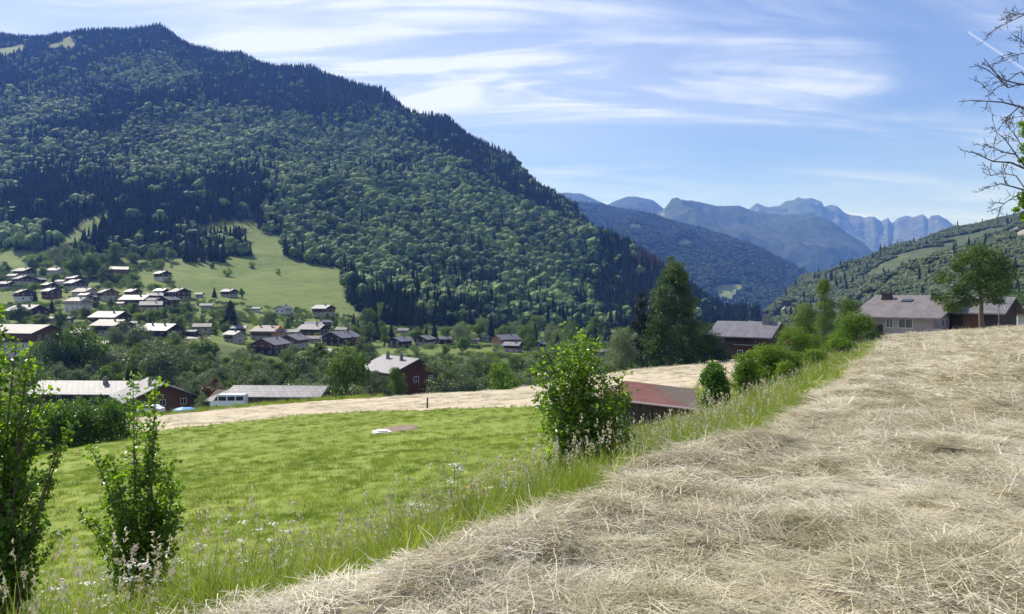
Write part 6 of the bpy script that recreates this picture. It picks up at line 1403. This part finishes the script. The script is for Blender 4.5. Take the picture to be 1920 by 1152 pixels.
    P4, Q4 = [], []
    for y0, y1, dens, s0 in ((8, 20, 20, 1.0), (20, 36, 9, 1.35), (36, 72, 2.6, 1.6)):
        n = int(dens * .5 * (y1 ** 2 - y0 ** 2) * 1750 / F); x, y = sample(n, y0, y1, -350, 1400, rng); u = edge_dist(x, y) / bank_w(y); px = HX + F * x / y
        k = (u > .8) & (y < y_mead(px) + (fbm(x / 3, y / 3, 61, 3) - .5) * 3.5) & (np.hypot(x - slab[0] - .65, (y - slab[1] - 1.5) * .75) > 1.55) & (np.hypot(x - slab[0], y - slab[1]) > .8); x, y = x[k], y[k]
        P4.append(np.stack([x, y, ground(x, y)], 1)); v = vnoise(x / 2.2, y / 2.2, 19); Q4.append(s0 * (.55 + .55 * v * rng.random(len(x))))
    Pm = np.concatenate(P4); print('meadow', len(Pm)); scatter('meadow_grass', 'short lush grass of the green meadow', 'grass', Pm, np.concatenate(Q4), S_, rng=rng, tilt=.1)
    # white umbels and a few yellow flowers along the bank
    n = 420; x, y = sample(n, 5, 16, -100, 1100, rng); s = edge_dist(x, y); u = s / bank_w(y); k = (s > .3) & (u < 1.0) & (rng.random(n) < sstep(.35, .7, vnoise(x / 1.1, y / 1.1, 29))); x, y = x[k], y[k]
    scatter('wild_flowers', 'white umbels standing in the tall grass of the bank', 'flowers', np.stack([x, y, ground(x, y)], 1), rng.uniform(.7, 1.1, len(x)), [umbel_proto(i) for i in range(4)], rng=rng, tilt=.1)
    n = 60; x, y = sample(n, 9, 14, 650, 900, rng); s = edge_dist(x, y); k = (s > .3) & (s < 3.5); x, y = x[k], y[k]
    scatter('yellow_flowers', 'small yellow flowers in the tall grass of the bank', 'flowers', np.stack([x, y, ground(x, y)], 1), rng.uniform(.6, .9, len(x)), [umbel_proto(9, 'yellow')], rng=rng, tilt=.1)
slab = hit(716, 813)
cover()

# ------------------------------------------------------------------ air, sky, sun, camera
HAZE_D, HAZE_C, HAZE_G = 1.12e-4, (.13, .30, 1.0), .1
def haze():
    m = bpy.data.materials.new('haze'); m.use_nodes = True
    N, L = nt(m); N.remove(N['Principled BSDF'])
    v = N.new('ShaderNodeVolumePrincipled'); v.inputs['Color'].default_value = (*HAZE_C, 1); v.inputs['Density'].default_value = HAZE_D; v.inputs['Anisotropy'].default_value = HAZE_G; v.inputs['Absorption Color'].default_value = (1, 1, 1, 1)
    L.new(v.outputs[0], N['Material Output'].inputs['Volume'])
    b = MB(); b.box((0, 4250, 640), (15000, 11500, 1500))
    o = obj('haze', b.mesh('haze', [m])); tag(o, 'thin blue summer haze filling the whole valley', 'haze', None, 'stuff')
haze()
SUN = Vector((-.49, .51, .71)).normalized()
w = bpy.data.worlds.new('World'); scene.world = w; w.use_nodes = True
N, L = w.node_tree.nodes, w.node_tree.links
bg = N['Background']; bg.inputs['Strength'].default_value = .085
sky = N.new('ShaderNodeTexSky'); sky.sky_type = 'NISHITA'; sky.sun_disc = False
sky.sun_elevation = math.asin(SUN.z); sky.sun_rotation = math.atan2(SUN.x, SUN.y)
sky.altitude = 900; sky.air_density = 1.0; sky.dust_density = .3; sky.ozone_density = 3.0
tint = N.new('ShaderNodeMix'); tint.data_type = 'RGBA'; tint.blend_type = 'MULTIPLY'; tint.inputs['Factor'].default_value = 1; tint.inputs['B'].default_value = (.88, .87, 1.10, 1)
L.new(sky.outputs[0], tint.inputs['A']); L.new(tint.outputs['Result'], bg.inputs['Color'])
def math_(op, a, b=None, c=None):
    n = N.new('ShaderNodeMath'); n.operation = op
    for i, v in enumerate((a, b, c)):
        if v is None: continue
        if isinstance(v, (int, float)): n.inputs[i].default_value = v
        else: L.new(v, n.inputs[i])
    return n.outputs[0]
tc = N.new('ShaderNodeTexCoord'); sp = N.new('ShaderNodeSeparateXYZ'); L.new(tc.outputs['Generated'], sp.inputs[0])
zz = math_('ADD', math_('MAXIMUM', sp.outputs[2], 0.0), .16)
cu = math_('DIVIDE', sp.outputs[0], zz); cv = math_('DIVIDE', sp.outputs[1], zz)
cb = N.new('ShaderNodeCombineXYZ'); L.new(cu, cb.inputs[0]); L.new(cv, cb.inputs[1])
def cloudnoise(rot, sc, loc, detail, dist, lo, hi):
    mp = N.new('ShaderNodeMapping'); mp.inputs['Rotation'].default_value = (0, 0, R(rot)); mp.inputs['Scale'].default_value = sc; mp.inputs['Location'].default_value = loc
    L.new(cb.outputs[0], mp.inputs['Vector'])
    no = N.new('ShaderNodeTexNoise'); no.inputs['Scale'].default_value = 1; no.inputs['Detail'].default_value = detail; no.inputs['Roughness'].default_value = .58; no.inputs['Distortion'].default_value = dist
    L.new(mp.outputs[0], no.inputs['Vector'])
    mr = N.new('ShaderNodeMapRange'); mr.interpolation_type = 'SMOOTHSTEP'; mr.inputs['From Min'].default_value = lo; mr.inputs['From Max'].default_value = hi
    L.new(no.outputs['Fac'], mr.inputs['Value']); return mr.outputs[0]
big = cloudnoise(-14, (.55, 1.3, 1), (1.1, .25, 0), 6, .8, .38, .66)
fine = cloudnoise(-20, (.8, 3.4, 1), (.4, 3.1, 0), 9, 1.6, .36, .64)
veil = cloudnoise(10, (.35, .8, 1), (5.1, 2.2, 0), 4, .3, .35, .65)
mask = math_('ADD', math_('ADD', math_('MULTIPLY', big, math_('MULTIPLY_ADD', fine, .9, .12)), math_('MULTIPLY', veil, .24)), .0)
# brighter veil on the sun's side and whiter towards the horizon
side = N.new('ShaderNodeMapRange'); side.inputs['From Min'].default_value = .25; side.inputs['From Max'].default_value = -.55; side.inputs['To Min'].default_value = 0; side.inputs['To Max'].default_value = .45
L.new(sp.outputs[0], side.inputs['Value'])
hor = N.new('ShaderNodeMapRange'); hor.interpolation_type = 'SMOOTHSTEP'; hor.inputs['From Min'].default_value = .22; hor.inputs['From Max'].default_value = .02; hor.inputs['To Min'].default_value = 0; hor.inputs['To Max'].default_value = .2
L.new(sp.outputs[2], hor.inputs['Value'])
mask = math_('ADD', mask, math_('MULTIPLY', side.outputs[0], math_('MULTIPLY_ADD', fine, .6, .5)))
mask = math_('ADD', mask, hor.outputs[0])
# condensation trail high in the sky
ty = math_('MAXIMUM', sp.outputs[1], .01); tu = math_('DIVIDE', sp.outputs[0], ty); tw = math_('DIVIDE', sp.outputs[2], ty)
du, dw = .0766, -.0511; ln = math.hypot(du, dw)
dist = math_('ABSOLUTE', math_('ADD', math_('MULTIPLY', math_('SUBTRACT', tu, .624), -dw / ln), math_('MULTIPLY', math_('SUBTRACT', tw, .365), du / ln)))
tr = N.new('ShaderNodeMapRange'); tr.inputs['From Min'].default_value = .0022; tr.inputs['From Max'].default_value = .0004; tr.inputs['To Min'].default_value = 0; tr.inputs['To Max'].default_value = .45
L.new(dist, tr.inputs['Value'])
mask = math_('ADD', mask, math_('MULTIPLY', tr.outputs[0], math_('GREATER_THAN', tu, .624)))
mask = math_('MINIMUM', math_('MULTIPLY', mask, .9), .92)
cl = N.new('ShaderNodeBackground'); cl.inputs['Color'].default_value = (.80, .87, 1.08, 1); cl.inputs['Strength'].default_value = .72
mxs = N.new('ShaderNodeMixShader'); L.new(mask, mxs.inputs[0]); L.new(bg.outputs[0], mxs.inputs[1]); L.new(cl.outputs[0], mxs.inputs[2]); L.new(mxs.outputs[0], N['World Output'].inputs['Surface'])
w.cycles.sampling_method = 'MANUAL'; w.cycles.sample_map_resolution = 512

ld = bpy.data.lights.new('sun', 'SUN'); ld.energy = 4.7; ld.angle = R(.5); ld.color = (1, .965, .97)
lo = bpy.data.objects.new('sun', ld); COL.objects.link(lo); lo.rotation_euler = SUN.to_track_quat('Z', 'Y').to_euler()
cd = bpy.data.cameras.new('camera'); cam = bpy.data.objects.new('camera', cd); COL.objects.link(cam)
cam.location = (0, 0, 0); cam.rotation_euler = (R(90), 0, 0)
cd.sensor_width = 36; cd.lens = 36 * F / 1920; cd.shift_y = -(576 - HY) / 1920; cd.clip_start = .05; cd.clip_end = 90000
scene.camera = cam
scene.view_settings.view_transform = 'Standard'; scene.view_settings.look = 'None'; scene.view_settings.gamma = 1; scene.view_settings.exposure = .67
cy = scene.cycles; cy.max_bounces = 6; cy.diffuse_bounces = 3; cy.glossy_bounces = 2; cy.transmission_bounces = 3; cy.volume_bounces = 0; cy.transparent_max_bounces = 6
cy.caustics_reflective = False; cy.caustics_refractive = False; cy.use_denoising = True; cy.sample_clamp_indirect = 4
